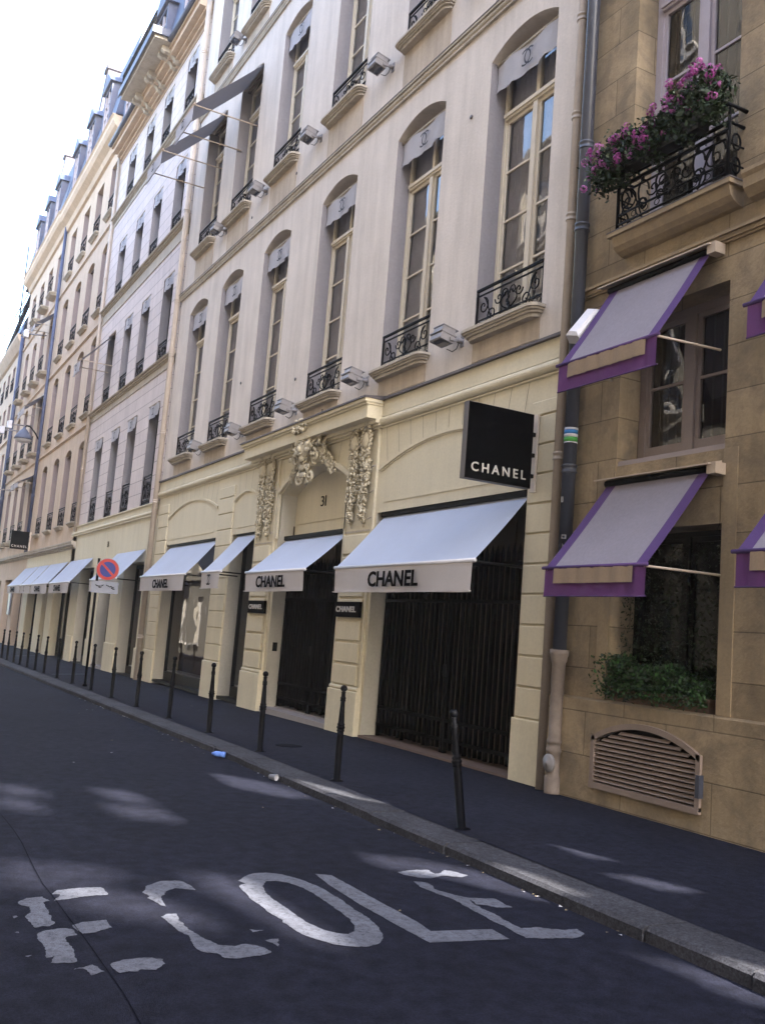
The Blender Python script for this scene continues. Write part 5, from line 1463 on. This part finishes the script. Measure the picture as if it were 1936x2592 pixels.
# ============================================================ NO PARKING SIGN
ns = empty('no_parking_sign', (-24.1, -2.42, -.1), 'round blue and red no parking sign with a grey plate on a dark pole', 'road sign')
mb = MB(); mb.tube([(0, 0, 0), (-.02, 0, 3.12)], .032, 10); mb.lathe([(.06, 0), (.055, .05), (.035, .07)], (0, 0, 0), 12); local('pole', mb.mesh('pole', M['iron']), ns)
def disc(mb, x, r, cy, cz, r0=0, n=36):
    if r0:
        for i in range(n):
            a, b = 2 * math.pi * i / n, 2 * math.pi * (i + 1) / n
            mb.quad((x, cy + r0 * math.cos(a), cz + r0 * math.sin(a)), (x, cy + r * math.cos(a), cz + r * math.sin(a)), (x, cy + r * math.cos(b), cz + r * math.sin(b)), (x, cy + r0 * math.cos(b), cz + r0 * math.sin(b)))
    else: mb.add([(x, cy + r * math.cos(2 * math.pi * i / n), cz + r * math.sin(2 * math.pi * i / n)) for i in range(n)], [tuple(range(n))])
cy, cz = .225, 2.86
ROTS = Matrix.Rotation(R(-14), 4, 'Z')
def sgn(name, mb, m_):
    mb.v = [tuple(ROTS @ Vector(v)) for v in mb.v]; return local(name, mb.mesh(name, m_), ns)
mb = MB(); mb.lathe([(.27, .02), (.275, .03), (.275, .045), (.27, .05)], (0, cy, cz), 36, 'x'); disc(mb, .051, .268, cy, cz); sgn('disc', mb, M['sign_back'])
mb = MB(); disc(mb, .053, .262, cy, cz, .19)
a_ = R(-45); d = Vector((0, math.cos(a_), math.sin(a_))); nn = Vector((0, -d.z, d.y)) * .026
c0 = Vector((.055, cy, cz)); p, q_ = c0 - d * .20, c0 + d * .20
mb.add([tuple(p - nn), tuple(q_ - nn), tuple(q_ + nn), tuple(p + nn)], [(0, 1, 2, 3)]); sgn('red_ring', mb, M['sign_red'])
mb = MB(); disc(mb, .052, .192, cy, cz); sgn('blue_field', mb, M['sign_blue'])
mb = MB(); mb.bevbox(.035, .05, -.12, .52, 2.27, 2.56, .003); sgn('plate', mb, M['sign_back'])
for grp in ([(-.02, 2.47, .04, 2.44), (.04, 2.44, .10, 2.45), (.06, 2.41, .13, 2.43), (.12, 2.46, .17, 2.48)], [(.23, 2.48, .30, 2.46), (.29, 2.45, .36, 2.45), (.34, 2.46, .42, 2.42), (.36, 2.41, .44, 2.39)]):
    mb = MB()
    for (ya, za, yb, zb) in grp: mb.tube([(.053, ya, za), (.053, (ya + yb) / 2, (za + zb) / 2 - .012), (.053, yb, zb)], .011, 5)
    sgn('plate_mark', mb, M['ink'])

# ============================================================ STREET LAMP
sl_ = empty('street_lamp', (-52.55, -.15, 10.4), 'bell shaped street lamp on a curved wall arm by the blue downpipe', 'street lamp')
mb = MB(); mb.tube([(-52.55, -.1, 10.35), (-52.55, -.4, 10.8), (-52.55, -.68, 11.1), (-52.5, -.88, 11.12), (-52.5, -.97, 10.98)], .04, 8); part('arm', mb, M['iron'], sl_)
mb = MB(); mb.lathe([(.46, 10.62), (.44, 10.72), (.30, 10.95), (.18, 11.1), (.08, 11.2), (.05, 11.3)], (-52.5, -.97, -.25), 20); part('shade', mb, M['zinc'], sl_)
mb = MB(); mb.lathe([(.02, 10.42), (.22, 10.46), (.36, 10.54), (.42, 10.62)], (-52.5, -.97, -.25), 20); part('globe', mb, M['white'], sl_)
for (x, y, z, lab) in ((-55.8, -1.1, 16.9, 'white floodlight under the small dark grey awning, top one on the farther house'), (-57.2, -1.2, 11.9, 'white floodlight on an arm below the second-floor awning of the farther house'), (-60.5, -1.2, 12.1, 'white floodlight farther left below the second-floor awnings'), (-61.5, -1.2, 8.6, 'white floodlight at the left picture edge above the distant black sign')):
    e = empty('white_floodlight', (x, y, z), lab, 'floodlight', 'white floodlights on the farther house')
    mb = MB(); mb.bevbox(-.19, .19, -.12, .12, -.24, .2, .04); local('housing', mb.mesh('housing', M['white']), e)
    mb = MB(); mb.tube([(0, .15, 0), (0, -y, .1)], .04, 6); local('arm', mb.mesh('arm', M['lampgrey']), e)

# ============================================================ LITTER
e = empty('crushed_bottle', (-12.64, -2.99, -.12), 'crushed blue plastic bottle lying in the gutter', 'litter')
mb = MB(); mb.lathe([(.012, -.10), (.018, -.08), (.036, -.05), (.040, .0), (.034, .03), (.040, .06), (.038, .09)], (0, 0, .03), 12, 'x'); mb.v = [tuple(Matrix.Rotation(R(50), 4, 'Z') @ Vector(v)) for v in mb.v]; local('shell', mb.mesh('shell', M['blue_cup']), e)
e = empty('paper_cup', (-10.78, -2.96, -.12), 'white paper cup lying on its side in the gutter', 'litter')
mb = MB(); mb.lathe([(.028, -.05), (.038, .05), (.040, .05), (.035, .045), (.02, .02)], (0, 0, .028), 14, 'x'); mb.v = [tuple(Matrix.Rotation(R(30), 4, 'Z') @ Vector(v)) for v in mb.v]; local('cup', mb.mesh('cup', M['pale_paper']), e)
mb = MB()
for i in range(80):
    x = random.uniform(-22, -4.5); y = -2.93 - abs(random.gauss(0, .05)); s = random.uniform(.006, .02)
    if random.random() < .15: y = random.uniform(-6, -1)
    z = (gz(x) - .128) if y < -2.88 else gz(x) - .02
    mb.cur = random.randrange(2); a = random.uniform(0, 6)
    mb.add([(x + s * math.cos(a), y + s * math.sin(a), z), (x - s * math.sin(a), y + s * math.cos(a), z + s * .5), (x - s * math.cos(a), y - s * math.sin(a), z), (x + s * .8 * math.sin(a), y - s * .8 * math.cos(a), z + .003)], [(0, 1, 2, 3)])
mb.cur = 0
tag(part('litter_scraps', mb, [M['leaflitter'], M['pale_paper']]), kind='stuff')

# ============================================================ ACROSS THE STREET (seen only in reflections)
def opposite(x0, x1, top, label):
    h = empty('facing_house', ((x0 + x1) / 2, -11, 0), label, 'building')
    h.rotation_euler = (0, 0, math.pi)
    L_ = x1 - x0; n = max(2, int(L_ / 3.2)); cxs = [-L_ / 2 + L_ * (i + .5) / n for i in range(n)]
    lv_ = [z for z in ((.3, 3.0), (4.9, 2.6), (8.6, 2.7), (12.3, 2.6), (15.9, 2.2), (19.4, 1.9)) if z[0] + z[1] + .8 < top]
    mb = MB(); wall(mb, -L_ / 2, L_ / 2, -.9, top, [(x - .65, x + .65, z, z + hh, 0) for x in cxs for z, hh in lv_], 0, .25, 1)
    local('wall', mb.mesh('wall', M['opposite']), h)
    for z in (4.2, 8.0, 11.7, 15.3):
        if z < top: mb = MB(); moulding(mb, -L_ / 2, L_ / 2, z, [(.06, .08), (.14, .1)]); local('string_course', mb.mesh('string_course', M['opposite']), h)
    mb = MB(); mb.extrude_x([(0, top - .6), (-.4, top - .1), (-.4, top + .1), (.8, top + .3), (8, top + 1.5), (8, top - .6)], -L_ / 2, L_ / 2); local('cornice', mb.mesh('cornice', M['opposite']), h)
    mb = MB(); mb.box(-L_ / 2 + .02, L_ / 2 - .02, .98, 8, -1, top); local('rear_wall', mb.mesh('rear_wall', M['inside']), h)
    g = MB(); g.box(-.65, .65, .20, .24, 0, 2.6); gm = g.mesh('window', M['darkglass_opp'])
    f = MB()
    for a, b in ((-.65, -.57), (.57, .65), (-.05, .05)): f.box(a, b, .14, .20, 0, 2.6)
    for zz in (0, .85, 1.7, 2.52): f.box(-.57, .57, .15, .20, zz, zz + .06)
    f.box(-.8, .8, -.12, .0, -.12, -.02)
    fm = f.mesh('frame', M['signwhite'])
    for x in cxs:
        for z, hh in lv_:
            w_ = local('window', gm, h, (x, 0, z)); w_.scale.z = hh / 2.6; local('frame', fm, w_)
opposite(-21.5, 2, 23.5, 'tall sunlit limestone house across the street')
opposite(-44, -21.5, 19.0, 'lower sunlit limestone house across the street')
opposite(-75, -44, 22.0, 'far sunlit limestone house across the street')
opposite(2, 30, 21.0, 'sunlit limestone house across the street behind the viewer')
# ============================================================ ADDED SCREEN WALL (out of the picture, to the right)
# unseen wall, its openings shaped to throw sun patches onto the road
HOLES = [[(12.81, 14.79), (11.6, 13.95), (11.94, 13.78), (12.96, 14.49)], [(13.78, 14.9), (12.35, 13.84), (12.82, 13.76), (14.19, 14.79)], [(15.71, 16.84), (14.78, 16.15), (15.15, 16.13), (16.3, 16.96)], [(16.71, 17.04), (15.96, 16.49), (16.37, 16.41), (17.3, 17.16)], [(20.24, 17.76), (18.13, 16.18), (18.24, 16.11), (20.61, 17.84)], [(20.77, 17.87), (18.88, 16.49), (19.25, 16.63), (21.14, 17.94)], [(20.28, 17.12), (19.14, 16.45), (18.47, 15.85), (18.25, 15.47), (18.6, 15.59), (19.16, 16.08), (19.9, 16.67), (20.46, 17.16)], [(4.1, 9.4), (3.04, 8.39), (2.98, 7.98), (4.27, 8.54), (5.13, 9.32)], [(10.07, 10.99), (8.89, 10.03), (8.26, 9.4), (8.26, 9.2), (8.72, 9.22), (9.18, 9.57), (9.47, 9.96), (9.86, 10.47), (10.65, 11.12)], [(11.01, 9.85), (10.52, 9.41), (10.3, 9.07), (11.21, 9.52), (11.58, 9.85), (11.17, 9.78)], [(16.35, 14.75), (15.52, 14.18), (15.82, 14.11), (16.2, 14.06), (16.55, 14.05), (17.1, 14.41), (16.81, 14.55), (16.84, 14.87)], [(5.6, 10.73), (4.66, 9.77), (5.12, 9.52), (6.2, 10.26), (6.77, 10.98)], [(4.01, 7.03), (3.55, 6.55), (3.95, 6.57), (4.83, 7.22)], [(6.18, 7.74), (5.46, 7.19), (5.32, 6.86), (6.27, 7.52)]]

def netmat():
    m_ = bpy.data.materials.new('added screen netting'); m_.use_nodes = True; t = m_.node_tree; N = t.nodes; L = t.links
    b = N['Principled BSDF']; b.inputs['Base Color'].default_value = (.2, .22, .2, 1); b.inputs['Roughness'].default_value = .9
    tr = N.new('ShaderNodeBsdfTransparent'); mx = N.new('ShaderNodeMixShader'); mx.inputs[0].default_value = NETD
    L.new(tr.outputs[0], mx.inputs[1]); L.new(b.outputs[0], mx.inputs[2]); L.new(mx.outputs[0], N['Material Output'].inputs['Surface']); return m_
NETD = .02
sw = empty('added_screen_wall', (20, 1, 0), 'unseen blank wall, added with netted openings to cast sun patches on the road', 'wall')
loops = [[Vector((.42, -1, 0)), Vector((70, -1, 0)), Vector((70, 23.8, 0)), Vector((.42, 23.8, 0))]]
net = MB()
for h_ in HOLES:
    c = Vector((sum(p[0] for p in h_) / len(h_), sum(p[1] for p in h_) / len(h_), 0))
    l = []
    for p in h_:
        v = Vector((p[0], p[1], 0)); d = (v - c); l.append(c + d * 1.08 + d.normalized() * .10)
    loops.append(l)
    net.add([(v.x, 1.02, v.y) for v in l], [t for t in tessellate_polygon([l])])
mb = MB(); pts = [v for l in loops for v in l]
mb.add([(p.x, 1.0, p.y) for p in pts], [t for t in tessellate_polygon(loops)])
mb.add([(p.x, 1.05, p.y) for p in pts], [t for t in tessellate_polygon(loops)])
part('wall', mb, M['brown_smooth'], sw); part('netting', net, netmat(), sw)

# ============================================================ AIR: thin haze added in place of lens glare
hz = MB(); hz.box(-152, 72, -62, 62, -3.0, 34)
hm = bpy.data.materials.new('haze'); hm.use_nodes = True
for n_ in list(hm.node_tree.nodes):
    if n_.type == 'BSDF_PRINCIPLED': hm.node_tree.nodes.remove(n_)
pv = hm.node_tree.nodes.new('ShaderNodeVolumePrincipled'); pv.inputs['Density'].default_value = .0007; pv.inputs['Color'].default_value = (.95, .92, .90, 1); pv.inputs['Anisotropy'].default_value = .2
hm.node_tree.links.new(pv.outputs[0], hm.node_tree.nodes['Material Output'].inputs['Volume'])
tag(part('haze', hz, hm), kind='stuff')
